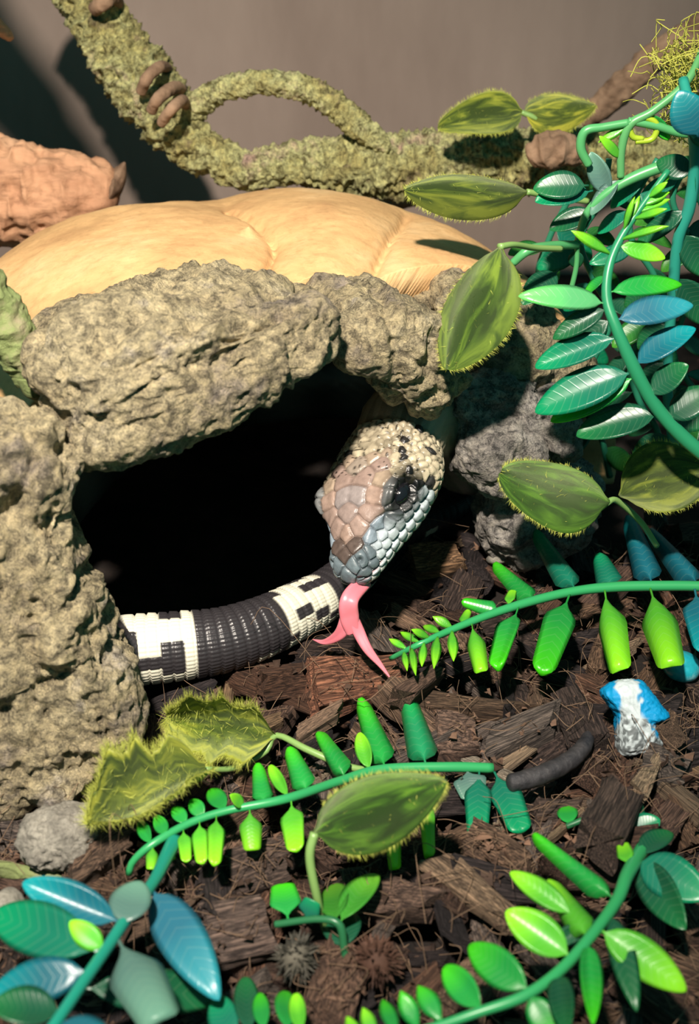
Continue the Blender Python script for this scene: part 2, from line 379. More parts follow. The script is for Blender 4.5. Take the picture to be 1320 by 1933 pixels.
# domed roof: thick half shell with three bulging lobes parted by cracks
CRACKS = [[(425, 372), (470, 395), (515, 440), (508, 480), (485, 530), (470, 560)], [(780, 385), (745, 425), (722, 470), (700, 520), (690, 560)]]
def poly_dist(u, v, poly):
    P = catmull(np.array(poly, float), 60); d = np.full(u.shape, 1e9)
    for a, b in zip(P[:-1], P[1:]):
        ab = b - a; t = np.clip(((u - a[0]) * ab[0] + (v - a[1]) * ab[1]) / (ab @ ab), 0, 1)
        d = np.minimum(d, np.hypot(u - a[0] - t * ab[0], v - a[1] - t * ab[1]))
    return d
def dome():
    nu, nv = 420, 200
    a = np.linspace(0, 2 * math.pi, nu, endpoint=False)          # around, 0 = +x
    e = np.linspace(0.02, math.pi / 2, nv) ** 1.0
    A, E = np.meshgrid(a, e)
    ce = np.cos(E) ** 0.75; se = np.sin(E) ** 0.85
    c = np.array([-0.040, 0.475, 0.0]); R = np.array([0.160, 0.158, 0.1265])
    V = np.stack([c[0] + R[0] * ce * np.cos(A), c[1] + R[1] * ce * np.sin(A), c[2] + R[2] * se], -1)
    V[..., 2] -= 0.05 * np.clip(-0.10 - V[..., 0], 0, 1) ** 1.0     # lower shoulder
    u, v = project(V)
    d = np.minimum(*[poly_dist(u, v, k) for k in CRACKS])
    Nn = grid_normals(V); Nn *= np.sign(np.sum(Nn * (V - c), -1, keepdims=True))
    face = sstep(-0.1, 0.15, np.sum(Nn * -(V - CAM) / np.linalg.norm(V - CAM, axis=-1, keepdims=True), -1))
    wob = d + 5 * vnoise(V, 250, 4)
    disp = -0.0065 * np.exp(-d / 55) * face - 0.0022 * np.exp(-(wob / 7) ** 2) * face
    disp = disp + 0.0035 * fbm(V, 14, 2, 3) + 0.0004 * fbm(V, 90, 3, 8)
    V = V + Nn * disp[..., None]
    # cut the front away along the arch plane; inner skin follows the cavity
    front = np.sum((V - (PA + PN * -0.056)) * PN, -1)
    inn = push_out(c + (V - c) * 0.0, CAVC, CAVR * 1.0)
    q = (V - CAVC) / CAVR; Vi = CAVC + q / np.linalg.norm(q, axis=-1, keepdims=True) * CAVR * 1.01
    Vi[..., 2] = np.maximum(Vi[..., 2], FLOORZ)
    fi = np.sum((Vi - (PA + PN * -0.056)) * PN, -1)
    V = V - PN * np.maximum(front, 0)[..., None]; Vi = Vi - PN * np.maximum(fi, 0)[..., None]
    F = grid_faces(nv, nu); keep = (front.reshape(-1)[F] < 0).any(1); F = F[keep]
    n = nv * nu
    Fi = (F + n)[:, ::-1]
    # walls along the cut edge
    ed = {}
    for g in F.tolist():
        for k in range(4):
            x, y = g[k], g[(k + 1) % 4]
            ed[(x, y)] = ed.get((x, y), 0) + 1
    rim = [[y, x, x + n, y + n] for (x, y) in ed if (y, x) not in ed]
    pts = np.concatenate([V.reshape(-1, 3), Vi.reshape(-1, 3)])
    faces = F.tolist() + Fi.tolist() + rim
    used = np.unique(np.array(faces).ravel()); mp = np.full(len(pts), -1); mp[used] = np.arange(len(used))
    me = raw_mesh('dome', pts[used], [[int(mp[i]) for i in g] for g in faces], M_dome)
    return part('dome', me, hide)
dome()
ARCHDIR = (0.8, 0.4, 0.35)
blob('arch_stone', [(92, 710), (118, 668), (175, 630), (238, 600), (330, 577), (420, 560), (490, 546), (556, 546), (598, 568), (612, 610), (606, 655), (545, 690), (470, 730), (395, 786), (300, 832), (215, 858), (150, 855), (112, 800)], PA, PN, 0.020, hide, M_rock, 11, 320, 130, stretch=(ARCHDIR, 0.45), amp=(0.003, 0.0032, 0.0007), push=False, back=0.055)
blob('arch_stone', [(610, 600), (650, 572), (700, 556), (760, 556), (808, 574), (846, 610), (868, 650), (862, 720), (830, 770), (780, 776), (735, 755), (706, 735), (688, 702), (645, 672), (615, 640)], PA - PN * 0.016, PN, 0.018, hide, M_rock, 12, 260, 110, amp=(0.003, 0.0024, 0.0008), push=False, back=0.055)
blob('arch_foot', [(-160, 800), (-60, 775), (40, 765), (110, 780), (150, 830), (158, 900), (150, 960), (165, 1030), (190, 1100), (205, 1180), (240, 1250), (268, 1330), (262, 1390), (225, 1440), (150, 1480), (60, 1505), (-60, 1515), (-180, 1480), (-220, 1150)], (-0.105, 0.298, 0.03), (0.25, -0.93, 0.25), 0.022, hide, M_rock, 13, 420, 190, amp=(0.0035, 0.0032, 0.0009), f=(32, 95, 380), push=False, back=0.035)
blob('arch_stone', [(815, 745), (850, 700), (910, 690), (985, 700), (1050, 740), (1085, 800), (1080, 860), (1010, 860), (930, 850), (870, 820), (840, 800)], (0.06, 0.425, 0.05), (0.2, -0.95, 0.2), 0.022, hide, M_rockgrey, 14, 240, 100, push=False)
blob('arch_stone', [(848, 850), (860, 815), (900, 795), (960, 790), (1000, 815), (1010, 870), (985, 915), (930, 925), (880, 905)], (0.06, 0.415, 0.05), (0.2, -0.95, 0.2), 0.018, hide, M_rockgrey, 15, 220, 90, push=False)
blob('arch_foot', [(905, 930), (925, 890), (1000, 870), (1080, 860), (1120, 900), (1110, 980), (1060, 1030), (1000, 1062), (950, 1058), (915, 1020), (900, 975)], (0.07, 0.43, 0.03), (0.2, -0.95, 0.2), 0.02, hide, M_rockgrey, 16, 260, 100, push=False)
blob('shoulder_stone', [(820, 560), (880, 520), (960, 540), (1040, 600), (1075, 700), (1050, 780), (960, 760), (880, 720), (840, 650)], (0.09, 0.465, 0.06), (0.5, -0.85, 0.2), 0.03, hide, M_rock, 17, 220, 90, push=False)

# ------------------------------------------------------------------ lizard
def lizard():
    root = thing('lizard', (0.02, 0.40, 0), 'pale scaly lizard with black and white banded tail flicking its pink tongue', 'lizard')
    NR = 240
    ang = np.linspace(0, 2 * math.pi, NR, endpoint=False)
    snout = at_y(662, 1100, 0.352); neck = at_y(752, 842, 0.404)
    X = snout - neck; L = np.linalg.norm(X); X /= L
    Z = np.array([-0.46, -0.02, 0.86]); Z -= X * (Z @ X); Z /= np.linalg.norm(Z); Y = np.cross(Z, X)
    K = L / 0.066
    S = [0, .12, .25, .38, .5, .62, .72, .82, .9, .96, .985, 1.0]
    W = np.array([.0185, .0212, .0232, .0226, .0208, .0170, .0136, .0114, .0096, .0074, .0050, .0006]) * K
    ZT = np.array([.0170, .0175, .0182, .0186, .0180, .0158, .0135, .0110, .0086, .0060, .0040, .0005]) * K
    ZB = np.array([.0165, .0165, .0160, .0150, .0138, .0122, .0108, .0092, .0078, .0058, .0040, .0005]) * K
    NS = 230
    s = 1 - (1 - np.linspace(0, 1, NS)) ** 1.25
    def sm(v): 
        q = np.interp(s, S, v); k = np.ones(9) / 9; return np.convolve(np.pad(q, 4, 'edge'), k, 'valid')
    w_, zt, zb = sm(W), sm(ZT), sm(ZB)
    A = (ang + math.pi) % (2 * math.pi) - math.pi                 # 0 = crown, + = visible side
    ca, sa = np.cos(A), np.sin(A)
    yy = np.sign(sa) * np.abs(sa) ** 0.80
    zz = np.where(ca > 0, np.abs(ca) ** 0.80, -np.abs(ca) ** 0.95)
    y = w_[:, None] * yy[None]; z = np.where(zz[None] > 0, zt[:, None], zb[:, None]) * zz[None]
    x = (s * L)[:, None] + 0 * y
    H = np.stack([x, y, z], -1)
    Nn = grid_normals(H); ctr = np.stack([x, 0 * y, 0 * z], -1); sg = np.sign(np.sum(Nn * (H - ctr), -1, keepdims=True)); Nn = Nn * sg
    deg = np.degrees(A)[None] + 0 * x; sv = s[:, None] + 0 * x; ad = np.abs(deg)
    g2 = lambda a, b, sa_, sb: np.exp(-((sv - a) / sa_) ** 2 - ((ad - b) / sb) ** 2)
    disp = K * (0.0034 * g2(.53, 48, .10, 11) - 0.0016 * g2(.74, 66, .09, 14) + 0.0022 * g2(.2, 92, .14, 22) - 0.0012 * g2(.8, 20, .06, 25) + 0.0008 * g2(.9, 40, .04, 20))
    H = H + Nn * disp[..., None]
    def surf(s0, d0):
        i = np.argmin(np.abs(s - s0)); j = np.argmin(np.abs(((np.degrees(A) - d0) + 180) % 360 - 180)); return H[i, j], Nn[i, j]
    # scute seeds: (s, angle, colour)
    PINK = (.40, .285, .24); TAN = (.42, .32, .235); CREAM = (.50, .43, .30); BLUE = (.28, .34, .40); PALE = (.42, .48, .50); NOSE = (.11, .08, .068); STEEL = (.13, .165, .185)
    seeds = []
    def sd(s0, d0, c, sym=True, wgt=0.0):
        for sgn in ((1, -1) if sym and d0 else (1,)): seeds.append((s0, d0 * sgn, c, wgt))
    sd(.985, 0, STEEL); sd(.945, 22, STEEL); sd(.90, 0, NOSE); sd(.905, 48, STEEL); sd(.845, 17, NOSE); sd(.79, 0, (.36, .25, .20))
    sd(.745, 20, PINK); sd(.655, 0, (.37, .28, .25)); sd(.66, 34, PINK); sd(.565, 31, (.44, .31, .25)); sd(.565, 7, (.33, .28, .27)); sd(.455, 33, TAN)
    sd(.455, 10, PINK); sd(.36, 0, (.38, .31, .25)); sd(.35, 24, PINK); sd(.29, 12, TAN); sd(.285, 38, CREAM); sd(.255, 26, TAN); sd(.86, 66, STEEL); sd(.775, 58, BLUE); sd(.70, 62, BLUE)
    for k, s0 in enumerate((.955, .89, .825, .76, .695, .63, .565, .50, .43)): sd(s0, 88, PALE if k > 1 else STEEL)
    for k, s0 in enumerate((.80, .735, .67, .605)): sd(s0, 75, (.44, .50, .54))
    for k, s0 in enumerate((.965, .91, .85, .79, .725, .66, .59, .52, .45, .38)): sd(s0, 106, PALE if k else STEEL)
    for k, s0 in enumerate((.93, .86, .78, .70, .62, .54, .46)): sd(s0, 126, (.45, .47, .44)); sd(s0 - .03, 150, (.45, .44, .38)); sd(s0, 175, (.45, .44, .38))
    for k in range(7):
        th = k / 7 * 6.283; sd(.50 + .066 * math.cos(th), 66 + 18 * math.sin(th), (.33, .34, .34))
    for s0 in np.arange(.02, .43, .042):
        n_ = 30
        for q in range(n_):
            d0 = -180 + 360 * (q + (0.5 if int(s0 / .042) % 2 else 0)) / n_
            top = abs(d0) < 48
            if s0 > (.235 if top else (.40 if abs(d0) < 80 else .0 if 78 < abs(d0) < 0 else .34)): continue
            c = np.array(CREAM) * (0.75 + 0.5 * random.random())
            if random.random() < 0.2: c = np.array((.03, .028, .026))
            seeds.append((s0 + random.uniform(-.008, .008), d0 + random.uniform(-3, 3), tuple(c), 0))
    SP = np.array([surf(a, b)[0] for a, b, _, _ in seeds]); SC = np.array([c for _, _, c, _ in seeds])
    SC = SC * (0.88 + 0.24 * rng.random((len(SC), 1)))
    HP = H.reshape(-1, 3)
    HPw = HP + 0.0004 * K * np.stack([vnoise(HP, 300, k) for k in range(3)], -1)
    D = np.linalg.norm(HPw[:, None] - SP[None], axis=2)
    i1 = np.argmin(D, 1); d1 = D[np.arange(len(D)), i1]; D[np.arange(len(D)), i1] = 9; d2 = D.min(1)
    edge = ((d2 - d1) / (2 * K)).reshape(NS, NR)
    gro = 1 - sstep(0.00008, 0.00042, edge)
    pill = sstep(0, 0.0016, edge)
    col = SC[i1].reshape(NS, NR, 3)
    col = col * np.where((ad < 52) & (sv < .83), .74, .86)[..., None]
    mott = 1 + 0.16 * fbm(HP, 700, 3, 2).reshape(NS, NR); col = col * mott[..., None]
    sp = sstep(.52, .66, vnoise(HP, 900, 77).reshape(NS, NR)) * (sv < .45) * (ad < 100); col = col * (1 - .85 * sp[..., None])
    col = col * (1 - 0.40 * gro[..., None])                        # dark skin showing between the scutes
    disp = -0.00080 * K * gro + 0.00038 * K * pill
    # mouth
    mouth = np.exp(-((ad - 97 - 3 * np.sin(sv * 9)) / 3.0) ** 2) * sstep(.36, .45, sv)
    disp = disp - 0.0022 * K * mouth
    pk = mouth * sstep(.80, .9, sv); col = col * (1 - pk[..., None]) + pk[..., None] * np.array((.42, .12, .14))
    # nostril
    for d0 in (44, -44):
        p, _ = surf(.915, d0); q = np.linalg.norm(H - p, axis=-1); nm = np.exp(-(q / (0.0011 * K)) ** 2); disp = disp - .0030 * K * nm
    # eye sockets with ringed lids
    EY = []
    for d0 in (66, -66):
        p, nrm = surf(.50, d0); qv = H - p
        ex = np.array([1.0, 0, 0]) - nrm * nrm[0]; ex /= np.linalg.norm(ex); ez = np.cross(nrm, ex)
        a_ = qv @ ex; b_ = qv @ ez; q = np.sqrt((a_ / 1.5) ** 2 + b_ ** 2) / (0.0042 * K); near = np.linalg.norm(qv, axis=-1) < .014 * K
        rings = np.exp(-((q - 1.25) / .16) ** 2) + .7 * np.exp(-((q - 1.75) / .18) ** 2)
        disp = disp + near * (-.0022 * K * np.exp(-(q / .95) ** 4) + .0009 * K * rings)
        dk = near * np.exp(-(q / 1.95) ** 6); gr = near * rings
        col = col * (1 - .93 * dk[..., None])                     # black eyelids
        # dark streak behind and below the eye
        st = near * np.exp(-((a_ + .0045 * K) / (.003 * K)) ** 2 - ((b_) / (.0045 * K)) ** 2) 
        col = col * (1 - .9 * np.clip(st, 0, 1))[..., None]
        EY.append((p, nrm, ex, ez))
    H = H + Nn * disp[..., None]
    toW = lambda P: neck + P[..., 0:1] * X + P[..., 1:2] * Y + P[..., 2:3] * Z
    HW = toW(H)
    # body and tail, one sweep from the neck into the cave and out again along the ground
    BP = [neck, neck - X * .012 + np.array([.004, .004, 0]), (.050, .445, .040), (.062, .490, .028), (.045, .535, .026), (0, .556, .026), (-.06, .545, .026), (-.105, .51, .024), (-.125, .46, .020), (-.130, .415, .016), (-.118, .378, .0135)]
    BR = [.0170 * K, .0168, .0175, .021, .024, .0255, .0255, .023, .0195, .016, .0138]
    tl = [(200, 1236, .0128), (245, 1228, .0127), (330, 1220, .0124), (420, 1208, .0118), (500, 1182, .0112), (570, 1147, .0104), (630, 1112, .0094)]
    for u, v, r in tl: BP.append(tuple(at_z(u, v, r - 0.001))); BR.append(r)
    for p, r in (((.022, .437, .007), .0078), ((.048, .462, .0055), .006), ((.062, .492, .004), .003), ((.060, .515, .003), .0008)): BP.append(p); BR.append(r)
    Q = catmull(np.concatenate([np.array(BP), np.array(BR)[:, None]], 1), 2400)
    arc = np.concatenate([[0], np.cumsum(np.linalg.norm(np.diff(Q[:, :3], axis=0), axis=1))])
    LT = arc[-1]; u_, v_ = project(Q[:, :3])
    behind = np.argmin(np.linalg.norm(Q[:, :3] - np.array(BP[10]), axis=1)); t0 = arc[behind]
    ringw = 0.0040; per = 6
    ts = np.concatenate([np.linspace(0.0004, t0, 110, endpoint=False), np.arange(t0, LT, ringw / per)])
    Cq = np.stack([np.interp(ts, arc, Q[:, k]) for k in range(4)], 1); C = Cq[:, :3]; R = Cq[:, 3]
    T = np.gradient(C, axis=0); T /= np.linalg.norm(T, axis=1, keepdims=True)
    bl = sstep(0, .06, ts)[:, None]; UPb = Z[None] * (1 - bl) + np.array([0, 0, 1.0])[None] * bl
    U = UPb - T * np.sum(UPb * T, 1, keepdims=True); U /= np.linalg.norm(U, axis=1, keepdims=True); Sd = np.cross(U, -T)
    # match the neck ring shape, then turn round
    ring0 = np.stack([y[0], z[0]], 1) / R[0]
    rnd = np.stack([np.sin(A), np.cos(A)], 1)
    mixr = sstep(0, .03, ts)[:, None, None]; sec = ring0[None] * (1 - mixr) + rnd[None] * mixr
    tail = ts >= t0
    nc = 48; fc = (np.arange(NR) / (NR / nc)) % 1.0; cell = (np.arange(NR) // (NR // nc))
    fr = ((ts - t0) / ringw) % 1.0; ridx = np.floor((ts - t0) / ringw).astype(int)
    rel = (np.sin(math.pi * np.clip(fc + .1, 0, 1))[None] ** .5 * 0.55 + 0.45) * (np.clip(fr * 6, 0, 1) * np.clip((1 - fr) * 6, 0, 1) * (0.7 + 0.3 * (1 - fr)))[:, None]
    rel = rel * tail[:, None]
    rad = R[:, None] * (1 + 0.080 * (rel - .5))
    rad = rad + (~tail[:, None]) * 0.0004 * np.sin(np.arange(len(ts))[:, None] * 2.1) * np.sin(np.arange(NR)[None] * .8)
    BV = C[:, None] + rad[..., None] * (sec[..., 0:1] * Sd[:, None] + sec[..., 1:2] * U[:, None])
    uu, vv = project(C)
    BC = np.empty((len(ts), NR, 3)); 
    DARK = np.array((.030, .027, .030)); WHITE = np.array((.66, .64, .52)); BUFF = np.array((.42, .31, .15))
    # tail bands set out along its length
    ub = np.array([project(at_z(u, v, r))[0] for u, v, r in tl])
    def arc_at(u): k = np.argmin(np.abs(uu - u) + 1e6 * (~tail)); return ts[k]
    bands = [(arc_at(246), arc_at(362)), (arc_at(512), arc_at(594))]
    H2 = rng.random((600, nc))
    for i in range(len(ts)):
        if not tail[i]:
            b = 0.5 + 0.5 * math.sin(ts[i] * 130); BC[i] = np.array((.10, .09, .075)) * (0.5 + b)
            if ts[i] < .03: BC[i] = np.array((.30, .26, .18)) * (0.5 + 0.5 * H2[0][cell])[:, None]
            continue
        mid = t0 + (ridx[i] + .5) * ringw; white = any(a - ringw * .2 < mid < b + ringw * .2 for a, b in bands)
        hh = H2[ridx[i] % 600]; blk = H2[(ridx[i] // 2) % 600][(cell // 3) % nc]; hv = blk[:]
        dn = np.cos(2 * math.pi * (cell + .5) / nc)
        if white:
            low = dn < -.25
            c = np.where(((hv < .34) & ~low)[:, None], DARK, WHITE)
        else:
            c = np.where(((hv > .95) & (dn < .1))[:, None], WHITE, DARK)
        c = np.where((dn < -.80)[:, None], BUFF * (1.0 if white else .45), c)
        BC[i] = c
    # one continuous surface: snout ... neck ... tail tip
    V = np.concatenate([HW[::-1], BV]); CC = np.concatenate([col[::-1], BC]); CC = np.clip(CC, .004, .95)
    pts, F = cap(V)
    cc = np.concatenate([CC.reshape(-1, 3), CC[0].mean(0)[None], CC[-1].mean(0)[None]])
    me = raw_mesh('body', pts, F, M_skin, attrs={'col': cc})
    part('body', me, root)
    def ell(cn, ax, rad, nu=28, nv=18):
        a = np.linspace(0, 2 * math.pi, nu, endpoint=False); e = np.linspace(-math.pi / 2 + .05, math.pi / 2 - .05, nv)
        Aq, Eq = np.meshgrid(a, e); V = cn + (np.cos(Eq) * np.cos(Aq))[..., None] * ax[0] * rad[0] + (np.cos(Eq) * np.sin(Aq))[..., None] * ax[1] * rad[1] + np.sin(Eq)[..., None] * ax[2] * rad[2]
        return cap(V)
    dirW = lambda d: d[0] * X + d[1] * Y + d[2] * Z
    for p, nrm, ex, ez in EY:
        c = toW((p - nrm * .0027 * K)[None])[0]
        pts, F = ell(c, (dirW(ex), dirW(ez), dirW(nrm)), (.0049 * K, .0034 * K, .0032 * K))
        e = part('eye', raw_mesh('eye', pts, F, M_eye), root); e['label'] = 'glossy black eye'
    # forked tongue from the open mouth to the ground
    m0 = toW(np.array([[L * .93, .001, -.006 * K]]))[0]
    tu = [m0, at_y(661, 1130, .346), at_y(660, 1165, .344), at_y(668, 1195, .343)]
    def strip(Pp, Wd, Th, nn=40, mm=14):
        Qq = catmull(np.concatenate([np.array(Pp), np.array(Wd)[:, None], np.array(Th)[:, None]], 1), nn)
        Cc = Qq[:, :3]; Tt = np.gradient(Cc, axis=0); Tt /= np.linalg.norm(Tt, axis=1, keepdims=True)
        view = CAM - Cc; sd_ = np.cross(Tt, view / np.linalg.norm(view, axis=1, keepdims=True)); sd_ /= np.linalg.norm(sd_, axis=1, keepdims=True); up = np.cross(sd_, Tt)
        aa = np.linspace(0, 2 * math.pi, mm, endpoint=False)
        ww = Qq[:, 3][:, None, None]; th = Qq[:, 4][:, None, None]
        prof = np.sin(aa) * (1 - .55 * np.exp(-(np.cos(aa) / .35) ** 2) * (np.sin(aa) > 0))
        return Cc[:, None] + ww * np.cos(aa)[None, :, None] * sd_[:, None] + th * prof[None, :, None] * up[:, None]
    tr = thing
    g1 = strip(tu, [.0028, .0032, .0034, .0026], [.0014, .0015, .0014, .0012])
    f1 = strip([at_y(666, 1165, .3445), at_y(676, 1190, .343), at_y(694, 1225, .339), at_z(719, 1256, .0175), at_z(741, 1285, .0135)], [.0020, .0022, .0017, .0009, .0001], [.0013, .0013, .0011, .0007, .0001])
    f2 = strip([at_y(654, 1165, .3445), at_y(648, 1188, .344), at_y(634, 1203, .345), at_y(612, 1212, .348), at_y(590, 1207, .352)], [.0022, .0024, .0018, .0010, .0001], [.0013, .0013, .0011, .0007, .0001])
    VV, FF = [], []
    for g in (g1, f1, f2):
        p_, f_ = cap(g); off = sum(len(q) for q in VV); VV.append(p_); FF += [[i + off for i in h] for h in f_]
    t = part('tongue', raw_mesh('tongue', np.concatenate(VV), FF, M_tongue), root); t['label'] = 'forked wet pink tongue'
lizard()

# ------------------------------------------------------------------ woody vines, branches, driftwood
def rough_tube(name, P, R, mat, parent=None, n=420, m=72, seed=0, amp=.16, f=150, wrap=0.0, loc=None, endround=True):
    V, C, r, s, T = tube_grid(P, R, n, m)
    Nn = (V - C[:, None]) / r[:, None, None]
    a = np.linspace(0, 2 * math.pi, m, endpoint=False)
    ph = s[:, None] / r.mean() * 1.1 + a[None]
    bumps = ridged(V, f, 2, seed) * .6 + fbm(V, f * 2.2, 2, seed + 5) * .4
    d = r[:, None] * amp * bumps
    if wrap:
        d = d + r[:, None] * wrap * np.abs(np.sin(ph * 1.5 + 1.5 * vnoise(V, f * .4, seed))) ** .6
    if endround:
        e = np.minimum(s, s[-1] - s); q = np.sqrt(np.clip(e / (r * .6), 0.02, 1) * (2 - np.clip(e / (r * .6), 0.02, 1)))
    else: q = np.ones_like(s)
    V = C[:, None] + Nn * (r[:, None] + d)[..., None] * q[:, None, None]
    pts, F = cap(V)
    me = raw_mesh(name, pts, F, mat)
    return part(name, me, parent) if parent is not None else link(name, me)
def trace(pts, y=None, z=None):       # pixel polyline (u,v[,depth]) with pixel radius -> points, radii
    P, R = [], []
    for q in pts:
        u, v, r = q[:3]; dep = q[3] if len(q) > 3 else (y if y is not None else z)
        p = at_y(u, v, dep) if z is None else at_z(u, v, dep)
        P.append(p); R.append(r * px_size(p))
    return np.array(P), np.array(R)

VY = 0.60
vine = thing('rope_vine', at_y(660, 330, VY), 'thick knobbly green brown rope vine lying behind the rock hide with a side loop', 'vine')
P, R = trace([(60, -130, 40, .66), (150, -20, 42, .65), (205, 70, 46, .64), (255, 140, 52, .63), (305, 205, 50, .62), (345, 258, 38, .61), (400, 295, 33, .605), (470, 320, 30, VY), (540, 308, 30, VY), (600, 308, 38, VY), (660, 315, 46, VY), (740, 314, 48, VY), (850, 312, 50, VY), (960, 305, 48, VY), (1080, 300, 46, VY), (1200, 305, 44, VY), (1360, 315, 44, VY)], y=VY)
rough_tube('main_strand', P, R, M_vine, vine, 1100, 96, 3, .30, 210, .14)
P, R = trace([(340, 250, 18, .615), (365, 212, 20, .612), (400, 180, 19, .61), (460, 160, 19, .605), (530, 158, 19, VY), (600, 178, 21, VY), (655, 218, 22, .595), (700, 255, 18, .592), (735, 285, 12, .592)], y=VY)
rough_tube('loop_strand', P, R, M_vine, vine, 520, 56, 4, .30, 300, .14)
rough_tube('wrapped_knot', *trace([(285, 210, 10, .59), (300, 185, 11, .585), (330, 165, 11, .60), (345, 170, 9, .62)], y=.6), M_bark, vine, 80, 24, 5, .15, 200)
rough_tube('wrapped_knot', *trace([(265, 175, 10, .60), (280, 145, 11, .595), (305, 125, 10, .605), (318, 130, 8, .625)], y=.6), M_bark, vine, 80, 24, 6, .15, 200)
rough_tube('wrapped_knot', *trace([(302, 235, 9, .585), (325, 205, 10, .58), (345, 190, 10, .595), (352, 200, 8, .61)], y=.6), M_bark, vine, 80, 24, 8, .15, 200)
rough_tube('wrapped_knot', *trace([(175, 20, 12, .625), (195, 5, 13, .62), (215, -5, 12, .63), (225, 10, 10, .645)], y=.6), M_bark, vine, 80, 24, 9, .15, 200)
rough_tube('bark_lump', *trace([(1000, 300, 22, .565), (1030, 285, 30, .562), (1070, 285, 28, .562), (1100, 298, 18, .565)], y=.58), M_bark, vine, 120, 40, 7, .25, 120)

vend = thing('vine_end', at_y(40, 650, .37), 'pale green knobbly vine end with a round cap beside the arch', 'vine')
P, R = trace([(-90, 480, 44), (-30, 560, 44), (15, 625, 42), (50, 680, 36), (68, 715, 30)], y=.362)
rough_tube('stem', P, R, M_vinegreen, vend, 260, 60, 21, .22, 160, .08, endround=False)
P, R = trace([(58, 702, 30), (66, 718, 31), (74, 735, 29), (79, 746, 20)], y=.360)
part('end_cap', tube_mesh('end_cap', P, R, M_vinegreen, 20, 28), vend)

log = thing('driftwood_log', (-.20, .60, .08), '', 'driftwood')
rough_tube('log', *trace([(-260, 330, 100), (-120, 350, 92), (0, 362, 88), (90, 368, 80), (160, 366, 66), (205, 364, 50), (226, 365, 34)], y=.60), M_drift, log, 420, 90, 31, .22, 75)
rough_tube('broken_end', *trace([(196, 352, 50), (214, 360, 46), (228, 368, 34)], y=.602), M_bark, log, 60, 60, 32, .28, 110)
tag(log, 'orange brown driftwood log with blunt broken end resting behind the rock hide', 'driftwood')
tw = thing('twig_and_shade_limb', (-.30, .55, .10), 'pinkish driftwood twig tip hanging before the back wall from an added unseen bough that shades it', 'driftwood')
rough_tube('twig', *trace([(-230, -120, 24, .54), (-120, -60, 20, .58), (-50, 10, 17, .60), (-10, 45, 14, .60), (14, 66, 10, .60), (20, 78, 5, .60)], y=.60), M_drift, tw, 160, 36, 33, .14, 150)
rough_tube('shade_limb', np.array([(-.36, .58, .02), (-.31, .55, .14), (-.25, .50, .26), (-.19, .46, .355), (-.155, .45, .325), (-.125, .445, .285)]), np.array([.020, .019, .018, .017, .015, .011]), M_drift, tw, 200, 40, 34, .14, 120)  # thick bough added out of view to throw a shadow on the back wall
br = rough_tube('bark_branch', *trace([(1085, 235, 20), (1135, 200, 24), (1185, 155, 26), (1240, 105, 26), (1300, 70, 28), (1400, 20, 30)], y=.67), M_bark, None, 300, 48, 35, .18, 110)
tag(br, 'dark brown bark branch rising slantwise against the back wall', 'branch')
st = rough_tube('wood_stick', *trace([(600, 425, 12), (690, 397, 14), (760, 380, 14), (830, 365, 13), (930, 350, 12)], y=.665), M_bark, None, 240, 36, 37, .14, 150)
tag(st, 'reddish brown stick lying between the rock hide and the rope vine', 'stick')
gs = rough_tube('mossy_stick', *trace([(-60, 1628, 16), (0, 1640, 16), (60, 1652, 14), (100, 1655, 14), (112, 1672, 10)], z=.004), M_vinegreen, None, 160, 40, 39, .12, 200)
tag(gs, 'short pale green mossy stick beside the pale round stone', 'stick')

# ------------------------------------------------------------------ leaves
def leaf_mesh(name, prof, mat, n=18, m=8, bend=.12, cup=.10, thick=.035, petiole=.10, wave=0.0, seed=0, jag=0):
    t = 1 - (1 - np.linspace(0, 1, n)) ** 1.45; rs = np.random.default_rng(seed)
    wd = np.array([prof(max((q - petiole) / (1 - petiole), 0)) if q > petiole else .07 for q in t])
    if jag: wd = wd * (1 + jag * (np.convolve(rs.random(n + 2), np.ones(3) / 3, 'valid') - .5) * 1.6)
    j = np.linspace(-1, 1, m)
    X = .5 * wd[:, None] * j[None]; Yy = t[:, None] + 0 * X
    Zt = -bend * (t ** 2)[:, None] + cup * wd[:, None] * (j ** 2)[None] + wave * np.sin(t * 7 + seed)[:, None] * j[None]
    body = thick * (1 - np.abs(j) ** 2.5)[None] * np.minimum(1, wd * 2.5)[:, None]
    rib = -.35 * thick * np.exp(-(j / .16) ** 2)[None] * (wd > .15)[:, None]
    top = np.stack([X, Yy, Zt + body + rib], -1); bot = np.stack([X, Yy, Zt - body * .6 - 1e-3], -1)
    V = np.concatenate([top, bot[:, ::-1]], 1); mm = 2 * m
    pts, F = cap(V)
    tt = np.concatenate([np.repeat(t, mm), [0, 1]]); ss = np.concatenate([np.tile(np.concatenate([j, j[::-1]]), n), [0, 0]])
    return raw_mesh(name, pts, F, mat, attrs={'t': tt, 's': ss})
oval = lambda q: math.sin(math.pi * min(max(q, 0), 1) ** .85) ** .62
blunt = lambda q: (min(1, q / .14) ** .6) * (1 - .52 * q) * (1 if q < .86 else math.sqrt(max(0, 1 - ((q - .86) / .14) ** 2)))
spade = lambda q: (min(1, q / .28) ** .8) * (1 - .42 * max(0, q - .28)) * (1 if q < .9 else .3 + .7 * math.sqrt(max(0, 1 - ((q - .9) / .1) ** 2)))
lens = lambda q: math.sin(math.pi * q) ** .9
broad = lambda q: (math.sin(math.pi * q ** .8) ** .6) * (1 - .15 * q)
